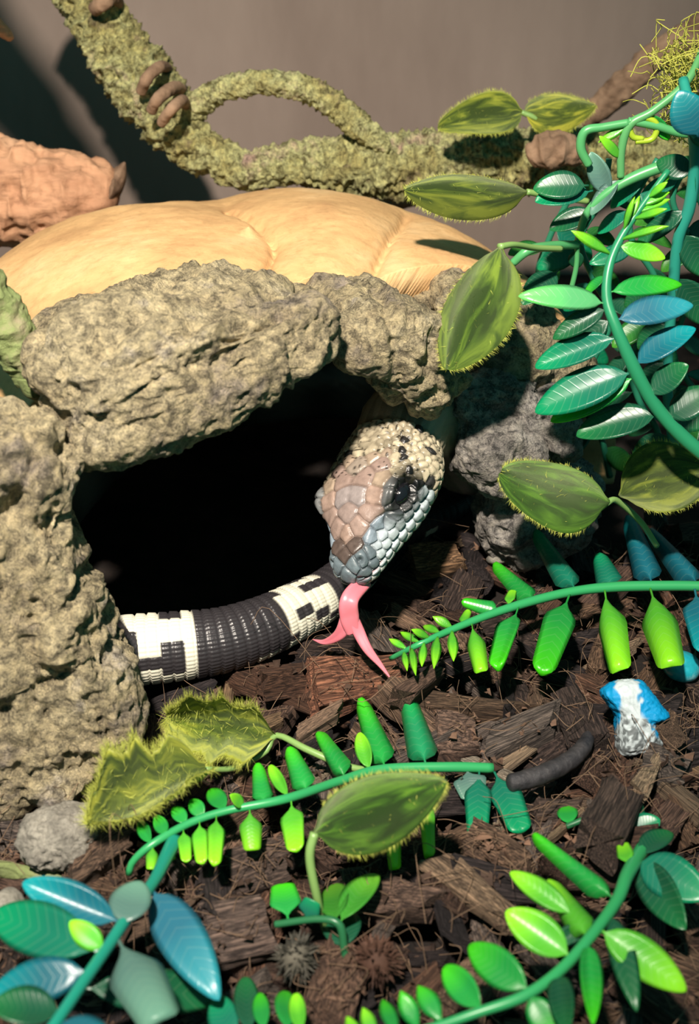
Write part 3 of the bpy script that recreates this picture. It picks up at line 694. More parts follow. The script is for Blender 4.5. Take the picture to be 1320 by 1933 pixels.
LM = {'oval': [leaf_mesh('leaflet', oval, M_leaf, bend=b, cup=c) for b, c in ((.10, .08), (-.06, .12), (.2, .04))],
      'blunt': [leaf_mesh('leaflet', blunt, M_leaf, bend=b, cup=c, thick=.06) for b, c in ((.08, -.10), (-.06, -.06), (.15, -.14))],
      'spade': [leaf_mesh('leaflet', spade, M_leaf, bend=b, cup=c, thick=.045, petiole=.2) for b, c in ((.08, -.06), (.0, .08), (.12, .05))],
      'lens': [leaf_mesh('leaflet', lens, M_leaf, 9, 5, bend=b, cup=.06, thick=.08, petiole=.06) for b in (.05, -.05, .12)],
      'velvet': [leaf_mesh('fabric_leaf', broad, M_velvet, 40, 24, bend=b, cup=c, thick=.010, petiole=.03, wave=wv, seed=k) for k, (b, c, wv) in enumerate(((.15, .10, .02), (-.10, -.14, .03), (.05, .22, .03), (.22, -.20, .02)))]}
LM['velvet'].append(leaf_mesh('fabric_leaf', broad, M_velvet, 40, 24, bend=-.12, cup=.34, thick=.010, petiole=.03, wave=.07, seed=9, jag=.40))
def leaf_matrix(b, t, width, nrm, zs=1.0):
    b, t = Vector(b), Vector(t); d = t - b; ln = d.length; Yv = d / ln
    Nv = Vector(nrm); Nv = (Nv - Yv * Nv.dot(Yv)).normalized(); Xv = Yv.cross(Nv)
    M = Matrix.Identity(4)
    for k in range(3):
        M[k][0] = Xv[k] * width; M[k][1] = Yv[k] * ln; M[k][2] = Nv[k] * ln * zs; M[k][3] = b[k]
    return M
def add_leaf(parent, kind, b, t, width, color, nrm=None, var=None, name='leaflet'):
    if nrm is None:
        v = CAM - np.asarray(b); v /= np.linalg.norm(v); nrm = v * .8 + np.array([-.15, 0, .55]) + rng.normal(0, .22, 3)
    me = LM[kind][random.randrange(len(LM[kind])) if var is None else var]
    o = link(name, me, parent, Matrix.Translation(-Vector(parent.location)) @ leaf_matrix(b, t, width, nrm))
    o.color = (*color, 1); return o
def stem(parent, P, R, color, name='stem', n=50, m=10):
    o = part(name, tube_mesh(name, P, R, M_stem, n, m), parent); o.color = (*color, 1); return o
def lf(*c): return tuple(np.clip(np.array(c) * (0.85 + .3 * random.random()), 0, 1))
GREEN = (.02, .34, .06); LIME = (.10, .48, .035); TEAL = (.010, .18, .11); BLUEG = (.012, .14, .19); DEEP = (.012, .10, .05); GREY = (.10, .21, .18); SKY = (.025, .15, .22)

def sprig(name, label, stem_px, leaves, mode, depth, stemcol=(.03, .30, .10), cat='artificial fern', lift=0.0, group=None):
    """stem_px: (u,v,radius[,depth]); leaves: (bu,bv,tu,tv,width,kind,colour[,base depth,tip depth])"""
    kw = {mode: depth}
    P, R = trace(stem_px, **kw)
    root = thing(name, (P[0][0], P[0][1], P[0][2]), label, cat, group)
    stem(root, P, R, stemcol, n=70)
    su = np.array([q[0] for q in stem_px]); sv_ = np.array([q[1] for q in stem_px]); sdp = np.array([q[3] if len(q) > 3 else depth for q in stem_px])
    cu = catmull(np.stack([su, sv_, sdp], 1), 300)
    f = at_y if mode == 'y' else at_z
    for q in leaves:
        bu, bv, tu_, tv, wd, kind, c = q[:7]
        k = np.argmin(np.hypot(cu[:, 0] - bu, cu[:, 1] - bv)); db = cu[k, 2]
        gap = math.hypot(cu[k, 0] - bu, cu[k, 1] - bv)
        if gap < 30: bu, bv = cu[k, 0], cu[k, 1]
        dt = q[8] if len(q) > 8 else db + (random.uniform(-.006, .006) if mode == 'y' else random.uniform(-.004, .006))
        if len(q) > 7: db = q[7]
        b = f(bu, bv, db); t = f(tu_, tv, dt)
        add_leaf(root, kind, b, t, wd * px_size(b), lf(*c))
    return root

sprig('fern_sprig', 'bright green plastic fern sprig with plump leaflets reaching toward the tongue', [(738, 1243, 5, .016), (790, 1217, 6), (850, 1190, 7), (920, 1162, 8), (1000, 1136, 9), (1080, 1117, 9), (1160, 1108, 10), (1260, 1106, 10), (1330, 1107, 10), (1420, 1112, 11)],
  [(770, 1225, 735, 1207, 15, 'lens', LIME), (795, 1217, 757, 1195, 17, 'lens', LIME), (815, 1208, 775, 1188, 17, 'lens', LIME), (835, 1200, 795, 1178, 18, 'lens', LIME), (858, 1190, 818, 1163, 19, 'lens', LIME),
   (765, 1235, 768, 1258, 14, 'lens', LIME), (780, 1228, 782, 1265, 16, 'lens', LIME), (805, 1220, 797, 1262, 17, 'lens', LIME), (830, 1210, 820, 1258, 20, 'lens', LIME), (857, 1200, 856, 1253, 21, 'lens', LIME),
   (868, 1182, 884, 1148, 20, 'spade', LIME), (893, 1180, 905, 1257, 36, 'spade', LIME), (945, 1155, 872, 1136, 36, 'blunt', GREEN), (982, 1145, 940, 1264, 46, 'spade', GREEN), (1010, 1133, 935, 1070, 48, 'blunt', GREEN),
   (960, 1150, 968, 1108, 22, 'spade', LIME), (1078, 1120, 1028, 1250, 60, 'spade', GREEN), (1088, 1115, 1013, 1012, 54, 'blunt', TEAL), (1140, 1112, 1160, 1247, 56, 'spade', LIME), (1155, 1108, 1125, 1035, 56, 'blunt', TEAL),
   (1226, 1108, 1265, 1237, 66, 'spade', LIME), (1234, 1106, 1183, 962, 60, 'blunt', BLUEG), (1310, 1108, 1335, 1235, 60, 'spade', BLUEG), (1322, 1106, 1222, 988, 56, 'blunt', BLUEG), (1400, 1110, 1320, 1000, 56, 'blunt', TEAL), (1395, 1112, 1420, 1230, 60, 'spade', GREEN)],
  'z', .026)

sprig('fern_sprig', 'green plastic fern sprig curving over the mulch before the rock hide arch', [(243, 1650, 7, .016), (252, 1625, 7, .02), (290, 1592, 8), (360, 1553, 8), (430, 1530, 8), (540, 1508, 9), (640, 1475, 9, .018), (720, 1452, 9, .014), (850, 1448, 10, .012), (930, 1450, 10, .010)],
  [(285, 1592, 266, 1553, 26, 'oval', GREEN), (314, 1577, 293, 1538, 27, 'oval', GREEN), (352, 1557, 326, 1520, 28, 'oval', GREEN), (388, 1545, 358, 1508, 30, 'oval', GREEN), (428, 1530, 393, 1485, 36, 'oval', GREEN), (500, 1517, 487, 1445, 44, 'blunt', GREEN), (580, 1495, 543, 1405, 52, 'blunt', GREEN), (655, 1470, 590, 1376, 48, 'blunt', GREEN), (728, 1452, 684, 1328, 60, 'blunt', GREEN), (805, 1448, 762, 1287, 66, 'blunt', (.02, .30, .12)), (545, 1507, 512, 1448, 26, 'oval', LIME), (700, 1456, 680, 1385, 32, 'oval', LIME), (460, 1525, 432, 1500, 24, 'oval', LIME),
   (290, 1592, 285, 1638, 24, 'spade', LIME), (318, 1576, 322, 1622, 24, 'spade', LIME), (345, 1560, 352, 1628, 27, 'spade', LIME), (378, 1548, 378, 1620, 32, 'spade', LIME), (408, 1537, 408, 1618, 34, 'spade', LIME), (470, 1523, 477, 1602, 44, 'spade', LIME), (550, 1505, 560, 1608, 46, 'spade', LIME), (735, 1500, 740, 1630, 32, 'spade', LIME), (800, 1480, 800, 1608, 32, 'spade', LIME), (880, 1448, 895, 1508, 64, 'spade', GREY), (950, 1450, 985, 1560, 62, 'spade', TEAL), (905, 1450, 900, 1570, 52, 'spade', TEAL)],
  'z', .024)

sprig('fern_sprig', 'lime green plastic fern frond arching over mulch below the dark curved stick', [(1215, 1600, 14, .02), (1185, 1650, 13, .03), (1165, 1700, 12, .035), (1120, 1762, 11, .04), (1060, 1830, 11, .042), (990, 1880, 11, .042), (900, 1912, 10, .04), (800, 1945, 9, .036), (640, 1985, 8, .03)],
  [(1165, 1700, 1008, 1582, 52, 'blunt', GREEN), (1110, 1770, 1028, 1655, 62, 'blunt', LIME), (1085, 1730, 962, 1642, 46, 'oval', LIME), (1080, 1808, 956, 1722, 74, 'oval', LIME), (1005, 1872, 880, 1782, 72, 'oval', GREEN), (915, 1910, 843, 1828, 58, 'oval', GREEN), (835, 1935, 788, 1856, 42, 'lens', GREEN), (790, 1948, 756, 1870, 38, 'lens', GREEN), (752, 1955, 721, 1883, 34, 'lens', GREEN), (710, 1968, 684, 1900, 30, 'lens', LIME), (685, 1973, 654, 1915, 28, 'lens', LIME),
   (1128, 1752, 1297, 1868, 74, 'oval', LIME), (1000, 1877, 1048, 1960, 54, 'oval', GREEN), (1110, 1775, 1118, 1945, 42, 'oval', GREEN), (1055, 1835, 1075, 1960, 50, 'oval', DEEP), (1190, 1640, 1172, 1585, 34, 'spade', LIME), (1200, 1625, 1335, 1690, 84, 'oval', TEAL), (1205, 1620, 1300, 1760, 70, 'oval', DEEP), (1200, 1615, 1270, 1560, 50, 'oval', DEEP), (1140, 1735, 1020, 1790, 36, 'oval', DEEP), (1150, 1720, 1200, 1880, 50, 'oval', DEEP)],
  'z', .03)

sprig('leaf_spray', 'dark plastic leaf spray with broad bluish translucent leaves below the pale stone', [(330, 1588, 16, .022), (318, 1610, 14, .025), (290, 1665, 12, .032), (245, 1725, 12, .04), (205, 1785, 12, .045), (160, 1850, 12, .05), (95, 1945, 12, .055), (40, 2010, 12, .055)],
  [(235, 1745, 45, 1668, 74, 'oval', BLUEG), (228, 1750, 262, 1652, 80, 'oval', GREY), (285, 1675, 398, 1855, 88, 'oval', SKY), (218, 1765, 302, 1910, 104, 'spade', GREY), (195, 1800, -30, 1718, 104, 'oval', TEAL), (175, 1830, -30, 1872, 84, 'oval', BLUEG), (150, 1865, 432, 1880, 84, 'oval', DEEP, .03, .018), (120, 1910, -20, 1905, 84, 'oval', DEEP), (110, 1925, 220, 1985, 84, 'oval', BLUEG), (200, 1795, 130, 1740, 46, 'oval', LIME)],
  'z', .04, stemcol=(.012, .24, .17), cat='artificial plant')

sprig('leaf_cluster', 'cluster of rounded green plastic leaves between the seed cone and raised fabric leaf', [(655, 1830, 8, .008), (650, 1790, 8, .014), (640, 1745, 8, .02), (600, 1735, 7, .02), (520, 1745, 7, .016)],
  [(545, 1742, 533, 1662, 62, 'spade', GREEN), (640, 1735, 622, 1648, 64, 'oval', (.05, .28, .03)), (645, 1740, 712, 1638, 62, 'oval', (.05, .28, .03)), (652, 1795, 640, 1700, 76, 'oval', DEEP), (575, 1738, 590, 1700, 44, 'spade', TEAL)], 'z', .018, stemcol=(.02, .13, .05), cat='artificial plant')
sprig('leaf_cluster', 'cluster of long lime tipped leaves between the leaf spray and seed burr', [(420, 1990, 8, .02), (460, 1960, 8, .024), (520, 1945, 8, .026), (600, 1960, 8, .026)],
  [(470, 1955, 462, 1832, 50, 'oval', DEEP), (500, 1950, 488, 1868, 34, 'oval', GREEN), (540, 1946, 545, 1850, 50, 'oval', GREEN), (440, 1970, 400, 1870, 60, 'oval', TEAL), (570, 1950, 560, 1880, 34, 'oval', LIME)], 'z', .026, stemcol=(.02, .13, .05), cat='artificial plant')
sprig('leaf_cluster', 'few small dark green leaves poking through mulch by the dark husk block', [(1190, 1600, 7, .006), (1180, 1560, 7, .012), (1130, 1540, 6, .012), (1070, 1560, 6, .008)],
  [(1075, 1558, 1068, 1508, 40, 'oval', GREEN), (1185, 1580, 1200, 1492, 46, 'oval', DEEP), (1185, 1575, 1245, 1545, 50, 'oval', TEAL), (1130, 1540, 1100, 1590, 40, 'oval', DEEP)], 'z', .012, stemcol=(.02, .13, .05), cat='artificial plant')
HB = .375
sprig('hanging_fern', 'plastic fern strand with veined blue green leaves hanging beside the rock hide', [(1262, 322, 6, .40), (1215, 385, 6, .395), (1172, 450, 8, .39), (1150, 505, 9, .385), (1146, 565, 10, .38), (1165, 622, 11, HB), (1195, 690, 13, .372), (1235, 762, 13, .37), (1290, 825, 14, .368), (1370, 890, 14, .365)],
  [(1145, 575, 993, 546, 50, 'oval', (.10, .42, .16)), (1148, 580, 1043, 637, 44, 'oval', DEEP), (1158, 640, 1013, 697, 60, 'oval', TEAL), (1192, 705, 1008, 772, 80, 'oval', TEAL), (1192, 715, 1038, 795, 54, 'oval', GREEN), (1242, 785, 1090, 828, 74, 'oval', DEEP, .37, .372),
   (1147, 552, 1297, 523, 44, 'oval', GREEN), (1160, 605, 1310, 562, 60, 'oval', SKY), (1198, 690, 1310, 612, 64, 'oval', BLUEG), (1228, 745, 1302, 690, 54, 'oval', DEEP), (1260, 790, 1345, 730, 64, 'oval', DEEP), (1170, 465, 1258, 486, 36, 'oval', LIME), (1150, 480, 1076, 436, 24, 'lens', LIME), (1172, 455, 1262, 425, 18, 'lens', LIME), (1195, 415, 1262, 395, 18, 'lens', LIME), (1203, 402, 1265, 378, 18, 'lens', LIME), (1212, 390, 1265, 360, 18, 'lens', LIME), (1222, 375, 1262, 343, 16, 'lens', LIME), (1240, 350, 1265, 330, 14, 'lens', LIME), (1180, 440, 1195, 372, 14, 'lens', LIME), (1190, 425, 1207, 368, 14, 'lens', LIME), (1150, 520, 1105, 560, 28, 'oval', GREEN)],
  'y', HB, stemcol=(.02, .22, .10))

sprig('tangled_vine', 'thin looping green plastic vine with small grey green leaves over the rope vine', [(1340, 60, 7), (1300, 150, 8), (1235, 208, 8), (1190, 235, 9), (1174, 280, 8), (1172, 335, 7)],
  [(1172, 335, 1118, 408, 36, 'oval', GREY), (1150, 372, 1116, 286, 42, 'oval', GREY), (1112, 350, 1008, 352, 58, 'oval', DEEP, .43, .43), (1120, 360, 1010, 385, 56, 'oval', TEAL, .432, .43), (1320, 260, 1285, 176, 72, 'oval', BLUEG, .40, .40), (1085, 470, 1090, 510, 30, 'oval', DEEP), (1055, 510, 985, 578, 52, 'oval', DEEP, .43, .42), (1160, 300, 1140, 260, 20, 'oval', LIME), (1230, 215, 1262, 262, 26, 'oval', GREEN), (1190, 240, 1130, 270, 18, 'lens', LIME)],
  'y', .45, stemcol=(.10, .34, .12))
tv = [o for o in COL.objects if o.name.startswith('tangled_vine')][0]
for pl in ([(1186, 232, 8), (1140, 240, 8), (1105, 248, 9), (1097, 280, 9), (1112, 312, 8)], [(1186, 228, 7), (1240, 238, 8), (1290, 252, 8), (1340, 248, 8)], [(968, 497, 8, .43), (1000, 472, 9, .43), (1045, 464, 9, .44), (1090, 462, 8)], [(1090, 462, 5), (1088, 505, 5), (1075, 560, 5)], [(1320, 300, 10), (1240, 318, 12), (1165, 352, 10), (1110, 400, 8), (1090, 460, 7)], [(1215, 262, 5), (1195, 258, 6), (1190, 235, 6), (1215, 222, 6), (1240, 235, 6), (1232, 262, 6), (1200, 268, 5)]):
    P, R = trace(pl, y=.45); stem(tv, P, R, (.08, .34, .12) if pl[0][0] != 1215 else (.35, .50, .03), 'side_stem', 40, 8)
sprig('hanging_vine', 'dark teal plastic vine strand hanging straight down behind the fern strand', [(1290, 150, 10, .42), (1305, 220, 11, .41), (1312, 300, 11), (1302, 390, 12), (1280, 455, 11), (1270, 560, 11), (1262, 660, 10), (1262, 760, 10), (1275, 860, 10)],
  [(1303, 395, 1200, 460, 40, 'oval', DEEP), (1290, 440, 1345, 520, 60, 'oval', DEEP), (1275, 520, 1335, 610, 60, 'oval', DEEP), (1268, 610, 1200, 660, 50, 'oval', DEEP), (1264, 680, 1210, 740, 50, 'oval', DEEP), (1310, 300, 1350, 400, 60, 'oval', TEAL), (1262, 760, 1340, 800, 70, 'oval', DEEP), (1268, 820, 1190, 880, 60, 'oval', DEEP), (1305, 220, 1360, 280, 60, 'oval', TEAL), (1312, 330, 1240, 300, 50, 'oval', DEEP)],
  'y', .415, stemcol=(.02, .24, .18))
# shaded foliage further back
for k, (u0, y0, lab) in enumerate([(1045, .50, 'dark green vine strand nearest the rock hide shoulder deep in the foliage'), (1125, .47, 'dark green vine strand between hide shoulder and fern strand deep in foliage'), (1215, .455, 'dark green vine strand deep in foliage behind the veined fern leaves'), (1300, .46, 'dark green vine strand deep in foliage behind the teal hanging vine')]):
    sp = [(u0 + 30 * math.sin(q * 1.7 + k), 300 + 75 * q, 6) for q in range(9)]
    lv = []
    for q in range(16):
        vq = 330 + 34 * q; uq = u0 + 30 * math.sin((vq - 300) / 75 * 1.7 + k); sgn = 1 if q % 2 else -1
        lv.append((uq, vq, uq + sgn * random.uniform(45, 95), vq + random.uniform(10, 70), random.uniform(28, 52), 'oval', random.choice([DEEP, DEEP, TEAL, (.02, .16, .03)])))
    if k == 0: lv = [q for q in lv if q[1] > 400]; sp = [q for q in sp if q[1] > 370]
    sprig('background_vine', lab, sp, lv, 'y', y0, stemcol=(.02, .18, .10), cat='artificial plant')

# ------------------------------------------------------------------ fabric leaves
def fuzz_mesh(me_leaf, M, seed, count=420, hl=.003):
    rs = np.random.default_rng(seed); n = len(me_leaf.vertices); V = np.empty(n * 3); me_leaf.vertices.foreach_get('co', V); V = V.reshape(-1, 3)[:-2].reshape(40, 48, 3)
    top = V[:, :24]; Mx = np.array(M); W = top @ Mx[:3, :3].T + Mx[:3, 3]
    pts, F = [], []
    for k in range(count):
        i = rs.integers(3, 38); side = rs.choice([0, 23]) if k < count * .75 else rs.integers(0, 24)
        p = W[i, side] + (W[min(i + 1, 39), side] - W[i, side]) * rs.random(); c = W[i, 12]
        nrm = np.cross(W[i + 1, 12] - W[i, 12], W[i, 16] - W[i, 8]); nrm /= np.linalg.norm(nrm) + 1e-9
        if side in (0, 23): d = (p - c); d /= np.linalg.norm(d) + 1e-9; d = d + nrm * rs.normal(0, .5) + rs.normal(0, .25, 3)
        else: d = nrm * rs.choice([-1, 1]) + rs.normal(0, .6, 3)
        d /= np.linalg.norm(d); l = hl * rs.uniform(.4, 1.1); sdv = np.cross(d, rs.normal(0, 1, 3)); sdv /= np.linalg.norm(sdv); sdv *= .00008
        b = len(pts); pts += [p - sdv, p + sdv, p + d * l]; F.append([b, b + 1, b + 2])
    return pts, F
def fabric_leaf(parent, b, t, wd, var, tint=(1, 1, 1), nrm=None, seed=0, fuzz=700, hl=.0021):
    if nrm is None:
        v = CAM - np.asarray(b); v /= np.linalg.norm(v); nrm = v * .8 + np.array([-.1, 0, .45])
    me = LM['velvet'][var]; M = leaf_matrix(b, t, wd, nrm)
    o = link('fabric_leaf', me, parent, Matrix.Translation(-Vector(parent.location)) @ M); o.color = (*tint, 1)
    pts, F = fuzz_mesh(me, M, seed, fuzz, hl)
    inv = np.array((Matrix.Translation(-Vector(parent.location)) @ M).inverted())
    pl = np.array(pts) - np.array(parent.location); pl = pl @ inv[:3, :3].T + inv[:3, 3]
    fz = link('leaf_fuzz', raw_mesh('leaf_fuzz', pl, F, M_fuzz, smooth=False), o); fz['kind'] = 'stuff'
    return o
def fabric_plant(label, leaves, stems, stemcol=(.20, .34, .10)):
    b0 = leaves[0][0]; root = thing('fabric_leaf_vine', b0, label, 'artificial plant')
    for k, q in enumerate(leaves):
        if len(q) > 6: fabric_leaf(root, *q)
        else: fabric_leaf(root, *q, seed=k + len(label))
    for P, R in stems: stem(root, P, R, stemcol, 'leaf_stalk', 30, 8)
    return root
def px(p, n): return n * px_size(p)
b = at_y(988, 212, .57); fabric_plant('pair of blurred yellow green fabric leaves standing above the rope vine', [(b, at_y(832, 228, .56), px(b, 92), 0, (.9, 1, .8)), (b, at_y(1122, 205, .575), px(b, 88), 1, (1.5, 1.45, 1.1))], [trace([(985, 212, 5, .57), (1015, 228, 6, .57), (1038, 270, 6, .575)], y=.57)])
b = at_y(998, 362, .45); fabric_plant('velvety yellow green fabric leaf lying across the rope vine', [(b, at_y(780, 335, .44), px(b, 100), 3, (.62, .75, .55))], [trace([(995, 362, 6, .45), (1050, 372, 6, .455), (1110, 380, 6, .46)], y=.45)])
b = at_y(945, 466, .395); fabric_plant('large velvety green fabric leaf drooping over the arch of the rock hide', [(b, at_y(832, 668, .365), px(b, 158), 3, (.55, .85, .6), (-.45, -.75, .45))], [trace([(943, 466, 7, .395), (970, 462, 6, .40), (1010, 468, 6, .41), (1060, 470, 6, .42)], y=.4)])
b = at_y(1150, 950, .375); b2 = at_y(1170, 938, .38); fabric_plant('pair of dark velvety fabric leaves spread above the plump fern sprig', [(b, at_y(935, 900, .372), px(b, 150), 1, (.36, .85, .45), (-.1, -.6, .8)), (b2, at_y(1350, 880, .39), px(b, 150), 2, (.7, .8, .6), (.1, -.55, .8))], [trace([(1145, 950, 6, .376), (1165, 945, 6, .38), (1210, 985, 6, .385), (1240, 1030, 6, .39)], y=.38)])
b = at_z(592, 1572, .040); fabric_plant('broad dark green fabric leaf raised above the curving fern sprig', [(b, at_z(842, 1478, .048), px(b, 150), 1, (.30, .72, .36), (.1, -.5, .85))], [trace([(594, 1572, 9, .040), (585, 1620, 9, .034), (600, 1700, 8, .022), (615, 1760, 7, .008)], z=.03)])
b = at_z(388, 1452, .020); b2 = at_z(522, 1388, .016); fabric_plant('two frayed yellow green fabric leaves lying on mulch between arch foot and fern', [(b, at_z(162, 1580, .022), px(b, 135), 4, (1.2, 1.25, 1.0), (-.35, -.55, .75), 3, 2600, .0042), (b2, at_z(322, 1352, .016), px(b2, 112), 4, (1.2, 1.3, .9), (.1, -.8, .55), 5, 2600, .0042)], [trace([(388, 1452, 5, .018), (440, 1450, 6, .012), (500, 1420, 6, .012), (522, 1388, 6, .016), (580, 1415, 7, .016), (650, 1445, 7, .014), (700, 1455, 6, .012)], z=.014)])

# ------------------------------------------------------------------ stones and small finds
def free_blob(name, outline, p0, n, thick, mat, label, cat, seed, **kw):
    r = thing('tmp', (0, 0, 0), label, cat); o = blob(name, outline, p0, n, thick, r, mat, seed, push=False, **kw)
    me = o.data; bpy.data.objects.remove(o); bpy.data.objects.remove(r)
    o = link(name, me); return tag(o, label, cat)
free_blob('pale_stone', [(40, 1580), (52, 1545), (100, 1528), (150, 1525), (185, 1540), (192, 1585), (170, 1625), (110, 1636), (60, 1625)], tuple(at_z(115, 1590, .010)), (0, -.85, .5), .012, M_stone, 'pale gritty round stone at the base of the rock hide', 'stone', 51, nu=140, nv=60, amp=(.001, .0008, .0005), f=(60, 200, 700), rexp=.7)
cy = free_blob('painted_stone', [(1132, 1303), (1165, 1282), (1212, 1284), (1240, 1318), (1262, 1352), (1232, 1368), (1248, 1410), (1215, 1425), (1172, 1424), (1164, 1395), (1160, 1350), (1146, 1328)], tuple(at_z(1195, 1400, .008)), (0, -.8, .6), .008, M_cyan, 'angular bright blue stone chip crusted with white powder', 'stone', 52, nu=160, nv=60, amp=(.0005, .0002, .0003), f=(60, 250, 900))
V = np.empty(len(cy.data.vertices) * 3); cy.data.vertices.foreach_get('co', V); V = V.reshape(-1, 3); u, v = project(V)
k = sstep(30, 20, np.abs(u - (1182 + (v - 1300) * .22)) + 8 * vnoise(V, 500, 3)) if False else 1 - sstep(16, 22, np.abs(u - (1185 + (v - 1300) * .18)) - np.clip(v - 1350, 0, 80) * .6 + 8 * vnoise(V, 500, 3))
spk = sstep(-.1, .3, vnoise(V, 900, 9)) * sstep(1320, 1370, v)
cc = np.array([(.0, .24, .50)]) * (1 - k)[:, None] + (np.array([(.46, .52, .54)]) * (1 - .75 * spk)[:, None]) * k[:, None]
at = cy.data.attributes.new('col', 'FLOAT_COLOR', 'POINT'); at.data.foreach_set('color', np.concatenate([cc, np.ones((len(cc), 1))], 1).astype(np.float32).ravel())
free_blob('turquoise_pebble', [(1252, 1255), (1262, 1235), (1288, 1228), (1312, 1238), (1320, 1258), (1308, 1280), (1282, 1286), (1260, 1276)], tuple(at_z(1286, 1262, .007)), (0, -.85, .5), .007, M_ball, 'small glossy turquoise pebble beneath the plump fern sprig', 'pebble', 53, nu=80, nv=40, amp=(.0003, 0.0002, 0), rexp=.7)
free_blob('pale_pebble', [(-12, 1705), (5, 1682), (30, 1690), (42, 1712), (35, 1740), (5, 1745)], tuple(at_z(15, 1720, .012)), (0, -.85, .5), .006, M_stone, 'small pale pebble beside the mossy stick', 'pebble', 54, nu=80, nv=40, amp=(.0005, .0004, .0002), rexp=.7)
free_blob('cream_pebble', [(920, 1050), (935, 1040), (955, 1046), (962, 1058), (940, 1066), (922, 1062)], tuple(at_z(942, 1054, .006)), (0, -.85, .5), .004, M_stone, 'tiny cream pebble at the base of the grey arch foot', 'pebble', 55, nu=60, nv=30, amp=(.0004, .0003, 0), rexp=.7)
sk = rough_tube('curved_twig', *trace([(956, 1478, 17), (985, 1474, 18), (1030, 1460, 18), (1075, 1436, 17), (1103, 1408, 15), (1112, 1382, 10), (1108, 1365, 6)], z=.012), M_stick, None, 160, 40, 41, .07, 300)
tag(sk, 'smooth black curved twig lying on the mulch', 'twig')

# ------------------------------------------------------------------ husk chips
def chip_mesh(seed, kind):
    rs = np.random.default_rng(seed)
    n, m = (22, 28)
    xs = np.linspace(-.5, .5, n); a = np.linspace(0, 2 * math.pi, m, endpoint=False)
    e = .24
    cy_ = np.sign(np.cos(a)) * np.abs(np.cos(a)) ** e; cz_ = np.sign(np.sin(a)) * np.abs(np.sin(a)) ** e
    V = np.stack(np.broadcast_arrays(xs[:, None], .5 * cy_[None], .5 * cz_[None]), -1).copy()
    sh = rs.uniform(-.35, .35, 2); V[..., 0] += V[..., 1] * sh[0] + V[..., 2] * sh[1] * .5
    tp = 1 - rs.uniform(0, .45) * (xs + .5); V[..., 1] *= tp[:, None]; V[..., 2] *= (1 - rs.uniform(0, .4) * (.5 - xs))[:, None]
    V[..., 2] += rs.uniform(-.15, .15) * np.sin(3 * xs)[:, None]
    Q = V * np.array([.7, 5.5, 5.5]) + seed * 3.1
    V[..., 1:] *= (1 + .13 * fbm(Q, 1.0, 3, seed))[..., None]
    V[..., 0] += np.where(np.abs(xs) > .42, 1, 0)[:, None] * .09 * vnoise(V * np.array([0, 9, 9]), 1, seed + 4)
    pts, F = cap(V); return raw_mesh('husk_chip', pts, F, M_chip, smooth=False)
CH = [chip_mesh(200 + k, 0) for k in range(12)]
HG = np.full((400, 400), 0.0); GX0, GY0, GS = -.35, .05, .002
LOWZ = FLOORZ + .004
HG += LOWZ
def hcell(x, y): return int((x - GX0) / GS), int((y - GY0) / GS)
def footprint(x, y, l, w_, yaw):
    r = max(l, w_) * .5; i0, j0 = hcell(x - r, y - r); i1, j1 = hcell(x + r, y + r)
    i0, j0 = max(i0, 0), max(j0, 0); i1, j1 = min(i1, 399), min(j1, 399)
    if i1 <= i0 or j1 <= j0: return None
    I, J = np.meshgrid(np.arange(i0, i1 + 1), np.arange(j0, j1 + 1), indexing='ij')
    X = GX0 + I * GS - x; Y = GY0 + J * GS - y; c, s_ = math.cos(yaw), math.sin(yaw)
    k = (np.abs(X * c + Y * s_) < l * .45) & (np.abs(-X * s_ + Y * c) < w_ * .45)
    return I[k], J[k]
def put_chip(x, y, l, w_, h, yaw, color, label, group, tilt=(0, 0), name='husk_chip', top=None, k=None):
    fp = footprint(x, y, l, w_, yaw)
    if fp is None or len(fp[0]) == 0: return None
    hs = np.sort(HG[fp]); z0 = hs[int(len(hs) * .6)]
    z = z0 + h * .42
    if top is not None: z = min(z, top - h * .5)
    o = link(name, CH[random.randrange(len(CH)) if k is None else k % len(CH)])
    o.location = (x, y, z); o.rotation_euler = (tilt[0], tilt[1], yaw); o.scale = (l, w_, h); o.color = (*color, 1)
    HG[fp] = np.maximum(HG[fp], z + h * .42)
    return tag(o, label, 'wood chip', group)
BROWN = [(.085, .050, .037), (.110, .068, .052), (.060, .042, .037), (.135, .072, .048), (.035, .028, .030), (.17, .105, .068), (.045, .035, .036), (.20, .13, .09), (.15, .12, .105)]
region = np.array([(-150, 1520), (130, 1505), (262, 1420), (285, 1325), (450, 1292), (600, 1215), (720, 1150), (775, 1030), (880, 985), (1010, 1068), (1120, 1000), (1400, 880), (1500, 1400), (1500, 2050), (-200, 2050)], float)
def inside(u, v):
    c = False; j = len(region) - 1
    for i in range(len(region)):
        (x1, y1), (x2, y2) = region[i], region[j]
        if (y1 > v) != (y2 > v) and u < (x2 - x1) * (v - y1) / (y2 - y1) + x1: c = not c
        j = i
    return c
SHARED = {'chunk': ('dark brown fibrous coconut husk chunk scattered in the terrarium mulch', 'husk chunks in the mulch'),
          'sliver': ('thin dark brown wood sliver scattered in the terrarium mulch', 'wood slivers in the mulch'),
          'pale': ('pale tan wood sliver scattered in the terrarium mulch', 'pale wood slivers in the mulch')}
